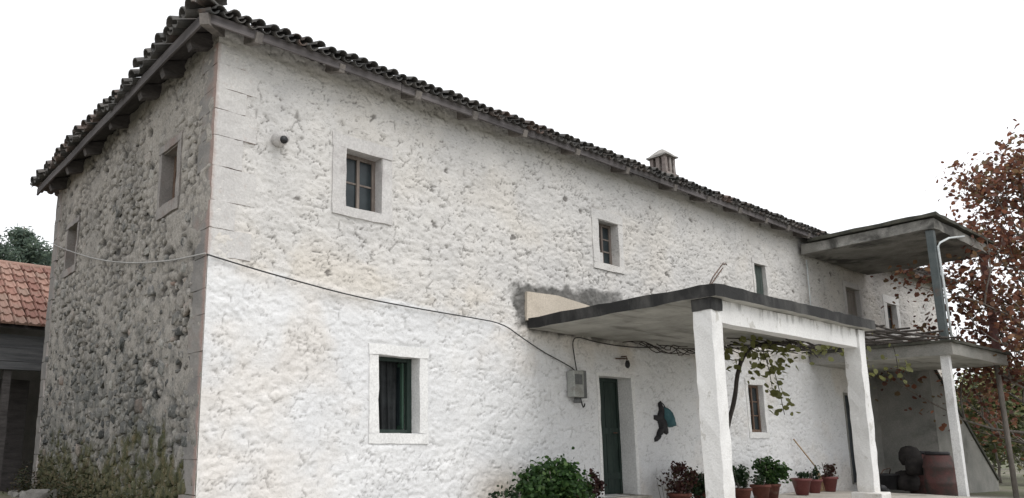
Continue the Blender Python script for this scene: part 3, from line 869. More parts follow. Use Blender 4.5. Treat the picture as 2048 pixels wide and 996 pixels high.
# board stopping the broken bottom pane of the second upper window
wbox(FP, 7.15, 7.36, .135, .148, 3.955, 4.14).build('pane_board', M['greystone'], wb)
wc = casement(FRONT['upper_c'], FP, 'greenwood', 2, 30, depth=.10)
for k in range(4):
    a = 12.47 + k * .115
    wbox(FP, a, a + .108, .07, .09, 3.92, 4.67).build('shutter_board', M['shutter'], wc)
casement(FRONT['upper_far'], FP, 'brownwood', 2, 40, depth=.12)
casement(FRONT['lower_b'], FP, 'brownwood', 3, 50, depth=.10)
casement(LEFT['end_a'], LP, 'brownwood', 2, 60, depth=.16)
casement(LEFT['end_b'], LP, 'brownwood', 2, 70, depth=.14)

# lower window: green frame, casements folded inwards, curtain hanging behind
def open_window():
    sp = FRONT['lower_a']; x0, x1, z0, z1 = sp[:4]
    m = MB()
    wbox(FP, x0, x0 + .045, .17, .23, z0, z1, m); wbox(FP, x1 - .075, x1, .17, .23, z0, z1, m)
    wbox(FP, x0 + .045, x1 - .075, .171, .229, z1 - .05, z1, m); wbox(FP, x0 + .045, x1 - .075, .171, .229, z0, z0 + .05, m)
    win = m.build('window', M['doorgreen'], house, bevel=.004)
    surround(win, sp, FP, 80)
    m = MB()                                        # casement swung into the room on the right
    wbox(lambda a, d, z: Vector((x1 - .085 - .06 * (d - .36), d, z)), 0, 0, .36, .37, z0, z1, m)
    c = MB().box((x1 - .115, .235, z0 + .055), (x1 - .08, .52, z1 - .055)).build('casement', M['greenwood'], win, bevel=.004)
    MB().box((x1 - .122, .28, z0 + .11), (x1 - .116, .47, z1 - .11)).build('pane', M['glass'], c)
    n = 60
    V = []; F = []
    for i in range(n + 1):
        u = i / n
        for j in range(7):
            v = j / 6
            wv = .022 * math.sin(u * 34 + v * .8) + .012 * math.sin(u * 71 + 1)
            V.append((x0 + .03 + (x1 - x0 - .14) * u + .01 * math.sin(v * 3 + i), .34 + wv * (1 - .3 * v), z0 - .05 + (z1 - z0 + .1) * v))
    for i in range(n):
        for j in range(6):
            b = i * 7 + j
            F.append((b, b + 7, b + 8, b + 1))
    mesh_np('curtain', V, F, M['curtain'], win, smooth=True)
open_window()

def plank_door(name, spec, depth, mat, nplanks, seed, ledge=True):
    x0, x1, z0, z1 = spec[:4]
    m = MB()
    wbox(FP, x0, x0 + .05, depth - .02, depth + .07, z0, z1, m)
    wbox(FP, x1 - .05, x1, depth - .02, depth + .07, z0, z1, m)
    wbox(FP, x0 + .05, x1 - .05, depth - .019, depth + .069, z1 - .06, z1, m)
    d = m.build(name, M[mat], house, bevel=.004)
    surround(d, spec, FP, seed)
    w = (x1 - x0 - .1) / nplanks
    for k in range(nplanks):
        wbox(FP, x0 + .05 + k * w + .004, x0 + .05 + (k + 1) * w - .004, depth + RNG.uniform(0, .006), depth + .04, z0 + .01, z1 - .062).build('plank', M[mat], d)
    if ledge:
        for zz in (z0 + .25, z0 + 1.0):
            wbox(FP, x0 + .06, x1 - .06, depth - .022, depth - .001, zz, zz + .1).build('ledge', M[mat], d)
    MB().tube([(x1 - .14, depth - .005, z0 + 1.02), (x1 - .14, depth - .06, z0 + 1.02), (x1 - .24, depth - .06, z0 + 1.02)], .011).build('handle', M['rust'], d)
    return d
plank_door('door', FRONT['door'], .30, 'doorgreen', 5, 90)
plank_door('door', FRONT['yard_door'], .14, 'greydoor', 5, 100, False)
plank_door('door', FRONT['balcony_door'], .12, 'paledoor', 4, 110, False)
MB().box((6.82, -.22, -.3), (7.90, .30, -.003), n=(5, 2, 1), amp=.006).build('door_step', M['floor'], house)

# patch of sand plaster above the porch, and the projecting spout stone high on the front
def patch():
    P = [(5.15, 2.70), (7.7, 2.70), (7.55, 3.00), (6.6, 3.10), (5.9, 3.17), (5.18, 3.15)]
    n = len(P)
    vs = [(x, -.055, z) for x, z in P] + [(x, .05, z) for x, z in P]
    fs = [tuple(range(n))] + [(i, i + n, (i + 1) % n + n, (i + 1) % n) for i in range(n)]
    MB().add(vs, fs).build('plaster_patch', M['sandplaster'], front)
patch()
m = MB().tube([(.84, .05, 4.53), (.83, -.08, 4.52), (.82, -.17, 4.50)], [.10, .09, .075], 10)
sp_ = m.build('spout_stone', M['greystone'], front)
MB().tube([(.82, -.165, 4.475), (.818, -.178, 4.472)], [.05, .05], 10).build('spout_dark_disc', M['blackplastic'], sp_)  # black disc standing in for the shade inside the spout mouth

# ---- roof
RX0, RX1, RY0, RY1 = -.30, L + .30, -.30, W + .30
EZ = 5.665                                   # underside of the boarding at the eave line
half = (RY1 - RY0) / 2
def roof_deck():
    rz = EZ + half * PITCH
    t = .03
    vs = []
    for dz in (0, t):
        vs += [(RX0, RY0, EZ + dz), (RX1, RY0, EZ + dz), (RX1, RY1, EZ + dz), (RX0, RY1, EZ + dz), (RX0 + half, RY0 + half, rz + dz), (RX1 - half, RY0 + half, rz + dz)]
    top = [(0, 1, 5, 4), (1, 2, 5), (2, 3, 4, 5), (3, 0, 4)]
    fs = [tuple(i + 6 for i in f) for f in top] + [f[::-1] for f in top]
    fs += [(i, (i + 1) % 4, (i + 1) % 4 + 6, i + 6) for i in range(4)]
    return MB().add(vs, fs).build('roof', M['darkwood'], house)
roof = roof_deck()
def wob(t, s):
    return .025 * math.sin(t * .55 + s) + .014 * math.sin(t * 1.7 + 2 * s)
# fascia boards along the front and the end, in lengths
def fascias():
    x = RX0 - .012; r = random.Random(4)
    while x < RX1:
        x2 = min(x + r.uniform(2.4, 4.2), RX1 + .02)
        za, zb = r.uniform(-.012, .012), r.uniform(-.012, .012)
        fn = lambda u, v, w: Vector((x + (x2 - .01 - x) * u, RY0 - .03 + .028 * v, 5.565 + za + (zb - za) * u + .115 * w))
        MB().hexa(fn, n=(6, 1, 1), amp=.003, seed=int(x * 10) + 5).build('fascia_board', M['fascia'], roof)
        x = x2
    y = RY0 + .004
    while y < RY1:
        y2 = min(y + r.uniform(2.2, 3.2), RY1)
        fn = lambda u, v, w: Vector((RX0 - .03 + .028 * u, y + (y2 - .01 - y) * v, 5.545 + .135 * w + .02 * math.sin(v * 3)))
        MB().hexa(fn, n=(1, 6, 1), amp=.003, seed=int(y * 10) + 77).build('fascia_board', M['endfascia'], roof)
        y = y2
fascias()
def rafters():
    r = random.Random(8)
    xs = [.35, 1.54, 2.79, 3.86, 4.93, 6.19, 7.55, 9.04, 10.18, 11.39, 12.52, 13.48] + [14.5 + 1.1 * k for k in range(9)]
    for x in xs:
        w = r.uniform(.085, .11); hgt = r.uniform(.10, .13)
        a = Vector((x, RY0 - .045 + r.uniform(-.02, .01), EZ - hgt / 2 - .006 - .03)); b = Vector((x + r.uniform(-.03, .03), .45, EZ + .75 * PITCH - hgt / 2 - .008))
        MB().beam(a, b, w, hgt).build('rafter', M['rafter'], roof, bevel=.006)
    for y in (.25, 1.12, 1.95, 3.24, 4.54, 5.61, 6.75):
        w = r.uniform(.11, .15); hgt = r.uniform(.17, .22)
        a = Vector((RX0 + .02, y, EZ - hgt / 2 - .015)); b = Vector((.4, y, EZ + .7 * PITCH - hgt / 2 - .008))
        MB().beam(a, b, w, hgt).build('rafter', M['darkwood'], roof, bevel=.006)
    # hip rafter at the near corner
    MB().beam((RX0 - .035, RY0 - .035, EZ - .09), (.6, .6, EZ + .88 * PITCH - .08), .11, .13).build('hip_rafter', M['rafter'], roof, bevel=.006)
    # wall plates closing the top of the walls
    MB().box((.1, .06, 5.60), (L, .22, 5.70), n=(24, 1, 1), amp=.006).build('wall_plate', M['darkwood'], roof)
    MB().box((.06, .24, 5.60), (.22, W, 5.70), n=(1, 8, 1), amp=.006).build('wall_plate', M['darkwood'], roof)
rafters()

def tile_geo(r0, r1, ln, th, seg, convex):
    vs = []; fs = []
    for (rr, y, lift) in ((r0, 0, 0), (r1, ln, .012)):
        for off in (0, th):
            for k in range(seg + 1):
                a = math.pi * k / seg
                q = rr - off
                z = q * math.sin(a) * .85
                vs.append((q * math.cos(a), y, (z if convex else -z) + lift))
    n = seg + 1
    A, B, C, D = 0, n, 2 * n, 3 * n
    for k in range(seg):
        fs += [(A + k, A + k + 1, C + k + 1, C + k), (B + k, D + k, D + k + 1, B + k + 1), (A + k, B + k, B + k + 1, A + k + 1)]
    for k in (0, seg):
        fs.append((A + k, C + k, D + k, B + k))
    return np.array(vs), fs
def tiles():
    cover, cf = tile_geo(.088, .07, .46, .016, 6, True)
    pan, pf = tile_geo(.075, .092, .46, .016, 6, False)
    def mk(n, g, f):
        me = bpy.data.meshes.new(n); me.from_pydata([tuple(p) for p in g], [], f); set_mats(me, M['tile']); me.update(); return me
    mc, mp = mk('cover_tile', cover, cf), mk('pan_tile', pan, pf)
    th = math.atan(PITCH); r = random.Random(31)
    bigV = []; bigF = []
    inv = world_of(roof).inverted()
    def place(o_, u, v, n_, geo, faces, me, single, jit, sc=1.0):
        rz = r.uniform(-.07, .07) * jit; ry = r.uniform(-.06, .06) * jit; rx = r.uniform(-.05, .05) * jit
        B = Matrix((u, v, n_)).transposed()
        R = B @ Matrix.Rotation(rz, 3, 'Z') @ Matrix.Rotation(ry, 3, 'Y') @ Matrix.Rotation(rx, 3, 'X') * sc
        T = Matrix.Translation(o_) @ R.to_4x4()
        if single:
            o = bpy.data.objects.new('tile', me); col.objects.link(o); o.parent = roof
            o.matrix_parent_inverse = inv; o.matrix_basis = T
        else:
            G = geo @ np.array(R).T + np.array(o_)
            b = sum(len(x) for x in bigV)
            bigV.append(G); bigF.append((b, faces))
    sl = math.hypot(half, half * PITCH)
    sides = (
        (Vector((1, 0, 0)), Vector((0, math.cos(th), math.sin(th))), Vector((RX0, RY0, EZ)), RX1 - RX0, 1.0, 'front'),
        (Vector((0, -1, 0)), Vector((math.cos(th), 0, math.sin(th))), Vector((RX0, RY1, EZ)), RY1 - RY0, 1.5, 'end'),
        (Vector((-1, 0, 0)), Vector((0, -math.cos(th), math.sin(th))), Vector((RX1, RY1, EZ)), RX1 - RX0, 1.0, 'back'),
        (Vector((0, 1, 0)), Vector((-math.cos(th), 0, math.sin(th))), Vector((RX1, RY0, EZ)), RY1 - RY0, 1.0, 'far'),
    )
    for u, v, o0, length, jit, side in sides:
        n_ = u.cross(v)
        pitch = .165 if side != 'end' else .25
        nrow = int(sl / .36)
        for row in range(nrow + 1):
            s = row * .36 - .085
            inset = max(0.0, s * math.cos(th))
            x = inset + (.06 if side != 'end' or row == 0 else .2)
            while x < length - inset - (.04 if side != 'end' or row == 0 else .3):
                single = row == 0 and side in ('front', 'end')
                ex = r.uniform(-.03, .025) * jit
                lift = .062 if side != 'end' else (.135 if not slip else .075)
                slip = side == 'end' and row == 0 and 2.1 < (RY1 - x) < 3.4      # slipped eave tiles
                base = o0 + u * (x + r.uniform(-.012, .012)) + v * (s + ex * (1 if row == 0 else .5)) + n_ * (lift + r.uniform(-.008, .012) * jit)
                place(base, u, v, n_, pan, pf, mp, single and (side == 'end' or x < 11), jit * .6, .82 if side != 'end' else 1.0)
                base = o0 + u * (x + pitch / 2 + r.uniform(-.014, .014)) + v * (s + r.uniform(-.035, .03) * jit) + n_ * (lift + .022 + r.uniform(-.008, .014) * jit)
                place(base, u, v, n_, cover, cf, mc, single, jit, .80 if side != 'end' else (1.18 if row == 0 and not slip else .92))
                x += pitch * r.uniform(.96, 1.05)
    # hip caps and ridge caps
    def caps(a, b):
        d = (b - a); n = int(d.length / .36); v = d.normalized(); u = Vector((v.y, -v.x, 0)).normalized(); n_ = u.cross(v)
        for k in range(n + 1):
            place(a + v * (k * .36) + n_ * (.06 + r.uniform(-.01, .015)), u, v, n_, cover, cf, mc, False, 1.0, 1.2)
    rz = EZ + half * PITCH
    c1, c2 = Vector((RX0 + half, RY0 + half, rz)), Vector((RX1 - half, RY0 + half, rz))
    caps(Vector((RX0 - .05, RY0 - .05, EZ + .03)), c1); caps(Vector((RX0 - .05, RY1 + .05, EZ + .03)), c1)
    caps(Vector((RX1 + .05, RY0 - .05, EZ + .03)), c2); caps(Vector((RX1 + .05, RY1 + .05, EZ + .03)), c2); caps(c1, c2)
    V = np.concatenate(bigV)
    F = [tuple(i + b for i in f) for b, fl in bigF for f in fl]
    tag(mesh_np('roof_tiles', V, F, M['tile'], roof), kind='stuff')
tiles()

def chimney():
    cx, cy = 11.75, 1.6
    s = .16
    c = MB().box((cx - s - .05, cy - s - .05, 6.1), (cx + s + .05, cy + s + .05, 6.90), n=(3, 3, 5), amp=.006, seed=5).build('chimney', M['brick'], house)
    MB().box((cx - s - .09, cy - s - .09, 6.902), (cx + s + .09, cy + s + .09, 6.97), n=(3, 3, 1), amp=.006, seed=6).build('chimney_ledge', M['brick'], c)
    for i in range(3):
        for j in range(3):
            if i == 1 and j == 1: continue
            x, y = cx + (i - 1) * s, cy + (j - 1) * s
            MB().box((x - .045, y - .045, 6.972), (x + .045, y + .05, 7.38), n=(1, 1, 3), amp=.005, seed=i * 3 + j).build('chimney_brick', M['brick'], c)
    e = s + .10
    MB().box((cx - e, cy - e, 7.382), (cx + e, cy + e, 7.42), n=(3, 3, 1), amp=.008, seed=16).build('chimney_slab', M['chimneycap'], c)
    vs = []
    for q, z in ((e - .02, 7.421), (.15, 7.52), (.05, 7.61)):
        vs += [(cx - q, cy - q, z), (cx + q, cy - q, z), (cx + q, cy + q, z), (cx - q, cy + q, z)]
    fs = [(i, (i + 1) % 4, (i + 1) % 4 + 4, i + 4) for i in range(4)] + [(i + 4, (i + 1) % 4 + 4, (i + 1) % 4 + 8, i + 8) for i in range(4)] + [(8, 9, 10, 11)]
    MB().add(vs, fs).build('chimney_cap', M['chimneycap'], c, bevel=.02)
chimney()

# ================================================================ PORCH
porch = thing('porch', 'concrete porch with black-stained flat slab on two white square pillars over the front door', 'porch', (7.8, -1.5, 0))
def zs_(y, top):                              # the slab falls slightly towards the wall
    return (2.73 if top else 2.57) + .09 * (-y / 3.0)
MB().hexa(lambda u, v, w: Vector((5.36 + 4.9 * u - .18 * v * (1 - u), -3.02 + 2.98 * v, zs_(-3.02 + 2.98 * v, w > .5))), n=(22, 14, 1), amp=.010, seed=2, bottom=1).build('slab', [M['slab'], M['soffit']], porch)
MB().box((5.64, -2.90, 2.36), (9.78, -2.70, 2.652), n=(16, 1, 2), amp=.006, seed=9).build('beam', M['pillarplaster'], porch)
for (xa, xb, sd) in ((5.38, 5.63, 1), (9.79, 10.01, 2)):
    fn = lambda u, v, w: Vector((xa + (xb - xa) * u - .02 * (1 - w) * (1 if sd == 1 else 3.2) , -2.93 + .25 * v, -.16 + 2.81 * w))
    p = MB().hexa(fn, n=(2, 2, 16), amp=.009, seed=sd + 20).build('pillar', M['pillarplaster'], porch, bevel=.008)
    dx = -.05 if sd == 2 else 0
    MB().box((xa - .09 + dx, -3.05, -.3), (xb + .07 + dx, -2.60, .10), n=(3, 3, 2), amp=.012, seed=sd + 30).build('pillar_base', M['pillarplaster'], p, bevel=.015)
# dark stain block: the slab's concrete haunch over the near pillar
MB().box((5.372, -2.945, 2.50), (5.632, -2.675, 2.655), n=(3, 3, 2), amp=.005, seed=44).build('pillar_head', M['slab'], porch)
for a, b, c in (((5.69, -2.7, 2.78), (5.90, -2.7, 3.02), (6.24, -2.68, 3.27)), ((5.72, -2.66, 2.78), (6.0, -2.64, 2.98), (6.32, -2.62, 3.22)), ((6.24, -2.68, 3.24), (6.30, -2.67, 3.27), (6.36, -2.66, 3.26))):
    MB().tube([a, b, c], .008, 6).build('reinforcing_bar', M['rust'], porch)

# ================================================================ BALCONY AND STAIR
balc = thing('balcony', 'roofed concrete balcony on thin posts at the far end of the farmhouse', 'balcony', (16.4, -1.3, 0))
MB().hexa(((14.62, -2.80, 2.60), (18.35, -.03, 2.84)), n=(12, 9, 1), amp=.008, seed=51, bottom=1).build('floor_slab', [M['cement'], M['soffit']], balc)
MB().hexa(((14.55, -2.86, 2.842), (18.4, -.03, 2.90)), n=(12, 9, 1), amp=.008, seed=52).build('floor_screed', M['darkcement'], balc)
MB().hexa(lambda u, v, w: Vector((14.62 + 3.75 * u, -2.78 + 2.70 * v, 5.20 + .22 * w + .03 * (1 - v))), n=(14, 10, 2), amp=.010, seed=53, bottom=1).build('roof_slab', [M['balcslab'], M['balcslab']], balc)
MB().hexa(lambda u, v, w: Vector((14.55 + 3.9 * u, -2.86 + 2.6 * v, 5.455 + .07 * w + .03 * (1 - v))), n=(14, 10, 1), amp=.010, seed=54).build('roof_coping', M['darkcement'], balc)
for (x, y, mm) in ((14.74, -2.66, 'steelpost'), (18.2, -2.66, 'redpost')):
    MB().box((x - .07, y - .07, 2.90), (x + .07, y + .07, 5.22)).build('post', M[mm], balc, bevel=.008)
MB().box((14.705, -2.695, -.45), (14.855, -2.545, 2.60), n=(1, 1, 8), amp=.004, seed=14).build('post', M['whitepost'], balc, bevel=.01)
MB().tube([(18.2, -2.62, -.5), (18.18, -2.62, 2.60)], .055, 10).build('post', M['bark'], balc)
MB().tube([(14.84, -2.76, 2.92), (14.80, -2.76, 4.0), (14.76, -2.76, 4.86), (14.83, -2.78, 4.95), (15.3, -2.82, 5.12), (16.2, -2.86, 5.30)], .022, 8).build('drain_pipe', M['palepipe'], balc)
MB().tube([(14.86, -.07, 5.1), (14.87, -.06, 4.3), (14.86, -.06, 3.5)], .014, 6).build('earth_wire', M['palepipe'], balc)

stair = thing('outside_stair', 'grey cement outside stair with dark mossy coping climbing to the balcony', 'stair', (20.2, -.6, -.3))
n_st = 17
x_top, z_top, x_bot, z_bot = 18.38, 2.83, 22.5, -.30
prof = [(x_top, z_top), (x_bot, z_bot)]
def flank():
    vs = []
    y0, y1 = -1.22, -1.06
    P = [(x_top, -.5), (x_bot, -.5), (x_bot, z_bot + .12), (x_top, z_top)]
    n = 4
    vs = [(x, y0, z) for x, z in P] + [(x, y1, z) for x, z in P]
    fs = [(0, 1, 2, 3), (7, 6, 5, 4)] + [(i, i + n, (i + 1) % n + n, (i + 1) % n) for i in range(n)]
    MB().add(vs, fs).build('side_wall', M['cement'], stair)
    MB().beam((x_top, -1.14, z_top + .035), (x_bot, -1.14, z_bot + .155), .24, .09, up=(0, 0, 1)).build('coping', M['darkcement'], stair, bevel=.015)
flank()
MB().box((x_top - .10, -1.225, -.5), (x_top - .002, .06, 2.598)).build('end_wall', M['cement'], stair)
for k in range(n_st):
    x = x_top + (x_bot - x_top) * k / n_st; z = z_top - .05 + (z_bot - z_top) * k / n_st
    MB().box((x, -1.055, z - .35), (x + (x_bot - x_top) / n_st + .02, -.06, z - .12)).build('step', M['cement'], stair)

# ================================================================ THINGS ON THE FRONT WALL
box = thing('electricity_meter', 'grey metal electricity meter box with dark side on the wall left of the door', 'meter box', (6.2, -.1, 1.75))
MB().hexa(lambda u, v, w: Vector((6.06 + .24 * u + .01 * w, -.17 + .15 * v, 1.56 + .42 * w)), n=(2, 2, 3), amp=.003).build('case', M['meter'], box, bevel=.015)
MB().box((6.305, -.15, 1.55), (6.40, -.02, 1.99)).build('fuse_box', M['meterdark'], box, bevel=.01)
MB().box((6.09, -.178, 1.76), (6.26, -.171, 1.92)).build('window', M['meterdark'], box)
MB().lathe([(.055, 0), (.06, .03), (.045, .08)], (6.22, -.09, 1.475), 14).build('cable_gland', M['meterdark'], box)
MB().tube([(6.30, -.09, 1.55), (6.33, -.09, 1.46), (6.36, -.09, 1.41), (6.39, -.09, 1.43), (6.40, -.09, 1.47)], .012, 8).build('hook', M['cable'], box)

def sag(points, steps=8):
    out = []
    for a, b in zip(points[:-1], points[1:]):
        for k in range(steps): out.append(Vector(a).lerp(Vector(b), k / steps))
    out.append(Vector(points[-1])); return out
def smooth_path(pts, it=2):
    pts = [Vector(p) for p in pts]
    for _ in range(it):
        new = [pts[0]]
        for a, b in zip(pts[:-1], pts[1:]): new += [a.lerp(b, .25), a.lerp(b, .75)]
        pts = new + [pts[-1]]
    return pts
tag(MB().tube(smooth_path([(-.035, -.045, 2.935), (.45, -.06, 2.86), (.92, -.06, 2.80), (1.93, -.055, 2.69), (2.99, -.055, 2.645), (4.0, -.055, 2.62), (4.62, -.055, 2.60), (5.04, -.06, 2.41), (5.5, -.06, 2.23), (5.71, -.06, 2.17), (6.1, -.08, 2.04), (6.18, -.09, 1.99)]), .009, 6).build('power_cable', M['cable']),
    'black power cable running along the front wall from the corner to the meter box', 'cable')
tag(MB().tube(smooth_path([(.05, 7.32, 4.62), (-.05, 7.26, 4.57), (-.05, 4.73, 3.82), (-.05, 2.92, 3.38), (-.05, 1.15, 3.07), (-.045, -.035, 2.945)]), .010, 6).build('power_cable', M['palecable']),
    'pale grey overhead cable sagging across the bare stone end wall', 'cable')
tag(MB().tube(smooth_path([(6.22, -.1, 1.98), (6.23, -.06, 2.2), (6.2, -.05, 2.45), (6.3, -.06, 2.55), (6.8, -.06, 2.49), (7.6, -.06, 2.47), (8.4, -.06, 2.52)]), .010, 6).build('power_cable', M['cable']),
    'thin black cable rising from the meter box under the porch slab', 'cable')

lamp = thing('lamp_bracket', 'small dark iron lamp bracket above the green front door', 'lamp', (7.5, -.1, 2.2))
MB().tube([(7.52, .0, 2.30), (7.52, -.12, 2.30), (7.53, -.13, 2.24)], .011, 8).build('arm', M['rust'], lamp)
MB().tube([(7.32, -.05, 2.255), (7.52, -.06, 2.265), (7.64, -.05, 2.27)], .012, 6).build('crossbar', M['rust'], lamp)
MB().lathe([(.018, 0), (.04, .03), (.042, .08), (.025, .13)], (7.53, -.13, 2.10), 12).build('lamp_holder', M['blackplastic'], lamp)

def cloth_lump(name, mat, parent, outline, y0, thick, seed, amp=.02):
    """a hanging bundle: outline (x,z) ring, swelling to +-thick in y with creases"""
    rr = random.Random(seed)
    cx = sum(p[0] for p in outline) / len(outline); cz = sum(p[1] for p in outline) / len(outline)
    n = len(outline); vs = []; fs = []
    levels = ((1.0, 0.0), (.86, .62), (.55, .92), (.2, 1.0))
    for s, t in levels:
        for x, z in outline:
            vs.append((cx + (x - cx) * s + rr.uniform(-amp, amp) * .5, y0 - thick * t + rr.uniform(-amp, amp), cz + (z - cz) * s + rr.uniform(-amp, amp) * .5))
    for l in range(len(levels) - 1):
        for k in range(n):
            k2 = (k + 1) % n
            fs.append((l * n + k, l * n + k2, (l + 1) * n + k2, (l + 1) * n + k))
    fs.append(tuple(3 * n + k for k in range(n)))
    b = len(vs)
    vs += [(x, y0 + .012, z) for x, z in outline]
    fs.append(tuple(b + k for k in range(n))[::-1]); fs += [(k, b + k, b + (k + 1) % n, (k + 1) % n) for k in range(n)]
    o = MB().add(vs, fs, 0, True).build(name, mat, parent)
    return o
bag = thing('cloth_bag', 'teal cloth bag hanging on the white wall right of the door', 'bag', (8.7, -.1, 1.3))
cloth_lump('pouch', M['tealcloth'], bag, [(8.60, 1.47), (8.66, 1.49), (8.72, 1.44), (8.84, 1.30), (8.93, 1.20), (8.90, 1.13), (8.78, 1.12), (8.68, 1.15), (8.61, 1.25)], -.06, .10, 3)
MB().tube([(8.62, -.02, 1.56), (8.61, -.07, 1.52), (8.63, -.09, 1.46)], .010, 6).build('strap', M['darkcloth'], bag)
rag = thing('dark_garment', 'charcoal garment hanging in a ragged bunch beside the teal bag', 'garment', (8.5, -.1, 1.2))
cloth_lump('body', M['darkcloth'], rag, [(8.52, 1.54), (8.60, 1.58), (8.66, 1.48), (8.63, 1.34), (8.68, 1.20), (8.74, 1.10), (8.72, .98), (8.66, 1.02), (8.58, 1.04), (8.50, 1.10), (8.46, 1.22), (8.36, 1.25), (8.37, 1.33), (8.47, 1.33), (8.53, 1.42)], -.03, .06, 5)
cloth_lump('sleeve', M['darkcloth'], rag, [(8.53, 1.14), (8.60, 1.10), (8.54, 1.00), (8.46, .96), (8.42, .88), (8.34, .87), (8.34, .93), (8.40, .98), (8.46, 1.06)], -.03, .05, 6)

# ================================================================ VEGETATION
def leaves(name, C, size, mat, parent=None, seed=0, normal=None, spread=1.0, aspect=.8, fold=.18, droop=0.0):
    """C: (N,3) leaf centres; each leaf is two quads folded on the midrib"""
    g = np.random.default_rng(seed)
    C = np.asarray(C, float); n = len(C)
    d = g.normal(size=(n, 3)); d[:, 2] = d[:, 2] * .7 - droop; d /= np.linalg.norm(d, axis=1)[:, None]
    nn = g.normal(size=(n, 3)) * spread + np.array([0, 0, .9])
    if normal is not None: nn = nn + normal
    s = np.cross(d, nn); s /= np.linalg.norm(s, axis=1)[:, None] + 1e-9
    u = np.cross(s, d)
    L_ = (size * g.uniform(.65, 1.25, n))[:, None]
    Wd = L_ * aspect * g.uniform(.8, 1.15, n)[:, None] * .5
    base = C - d * L_ * .5; tip = C + d * L_ * .5
    l1 = C - d * L_ * .2 + s * Wd + u * L_ * fold * .5; l2 = C + d * L_ * .2 + s * Wd * .85 + u * L_ * fold * .4
    r1 = C - d * L_ * .2 - s * Wd + u * L_ * fold * .5; r2 = C + d * L_ * .2 - s * Wd * .85 + u * L_ * fold * .4
    V = np.stack([base, l1, l2, tip, r2, r1], 1).reshape(-1, 3)
    b = np.arange(n)[:, None] * 6
    F = np.concatenate([b + np.array([0, 3, 2, 1]), b + np.array([0, 5, 4, 3])], 0)
    return mesh_np(name, V, F, mat, parent)

def blob_points(c, r, n, seed, clumps=14, shell=.45):
    """points in leaf clumps spread through an ellipsoid: uneven outline with gaps"""
    g = np.random.default_rng(seed)
    cc = g.normal(size=(clumps, 3)); cc /= np.linalg.norm(cc, axis=1)[:, None]
    cc *= g.uniform(shell, 1.0, clumps)[:, None]
    k = g.integers(0, clumps, n)
    p = cc[k] * .78 + g.normal(size=(n, 3)) * g.uniform(.12, .26, clumps)[k][:, None]
    return np.array(c) + p * np.array(r)

POT = [(.10, 0), (.155, .24), (.175, .245), (.175, .29), (.15, .29), (.145, .25)]
def pot(parent, x, y, z, s, mat='terracotta'):
    s *= 1.12
    MB().lathe([(r * s, h * s) for r, h in POT], (x, y, z), 18).build('pot', M[mat], parent)
    MB().lathe([(.14 * s, 0), (.02, .01)], (x, y, z + .24 * s), 12).build('soil', M['sack'], parent)


# the big geranium bush left of the door, growing out of two planters
def potted(label, x, y, s, canopy, mat, n, size, seed, potmat='terracotta', stems=6, flowers=0):
    z = fz(x)
    t = thing('potted_plant', label, 'plant', (x, y, z), 'potted plants along the front wall')
    pot(t, x, y, z, s, potmat)
    (cx, cy, cz), (rx, ry, rz_) = canopy
    C = blob_points((cx, cy, cz), (rx, ry, rz_), n, seed, clumps=max(10, int(26 * rx / .6)))
    C = C[C[:, 1] < -.05]; C = C[C[:, 2] > z + .12]
    tag(leaves('foliage', C, size, M[mat], t, seed), kind='stuff')
    rr = random.Random(seed)
    for k in range(stems):
        a = rr.uniform(0, 6.28)
        MB().tube(smooth_path([(x + .04 * math.cos(a), y + .04 * math.sin(a), z + .22 * s), (x + (cx - x) * .5 + rx * .3 * math.cos(a), y + ry * .3 * math.sin(a), (z + cz) / 2 + .05), (cx + rx * .75 * math.cos(a), cy + ry * .6 * math.sin(a), cz + rz_ * rr.uniform(.0, .7))], 1), [.009, .008, .008, .007, .006, .005][:6] if False else .007, 5).build('stem', M['bark'], t)
    for k in range(flowers):
        a = rr.uniform(0, 6.28)
        q = Vector((cx + rx * .8 * math.cos(a), cy - ry * abs(math.sin(a)) * .8, cz + rz_ * rr.uniform(.1, .8)))
        MB().lathe([(.012, 0), (.03, .012), (.026, .03), (.008, .036)], q, 8).build('flower', M['flower'], t)
    return t
potted('broad deep green geranium bush left of the front door', 5.05, -.62, 1.5, ((5.02, -.60, .22), (.72, .40, .46)), 'leafdeep', 9000, .062, 1, stems=10)
potted('low straggly green plant trailing left of the big geranium bush', 4.22, -.5, .8, ((4.2, -.5, .12), (.30, .2, .18)), 'leafdark', 260, .05, 2, stems=5)
potted('small purple-leaved plant between the big bush and the front door', 6.02, -.55, .9, ((5.98, -.55, .24), (.17, .16, .26)), 'leafpurple', 460, .05, 3, stems=5)
potted('purple-leaved plant in a pot right of the front door', 8.25, -.5, 1.0, ((8.3, -.5, .24), (.36, .22, .28)), 'leafpurple', 900, .052, 4, stems=8)
potted('dark green plant half hidden behind the near porch pillar', 9.0, -.5, 1.1, ((8.98, -.5, .18), (.36, .26, .32)), 'leafdark', 1700, .05, 5, stems=7)
potted('small dark leafy pot plant just right of the near porch pillar', 10.28, -.5, .85, ((10.3, -.5, .22), (.28, .22, .20)), 'leafdark', 620, .06, 6, stems=6)
potted('tall bright green bushy plant in a terracotta pot below the lower wooden window', 11.35, -.5, .9, ((11.42, -.5, .34), (.40, .28, .31)), 'leafdeep', 2300, .06, 7, stems=8)
potted('small plant in a bucket-like faded red pot under the bare white wall', 12.6, -.5, 1.0, ((12.62, -.5, .20), (.18, .15, .10)), 'leafdark', 110, .05, 8, 'redplastic', stems=4)
potted('sparse green plant in a short red pot left of the broom', 13.15, -.5, .85, ((13.2, -.5, .20), (.28, .15, .20)), 'leafdark', 230, .05, 9, 'redplastic', stems=5)
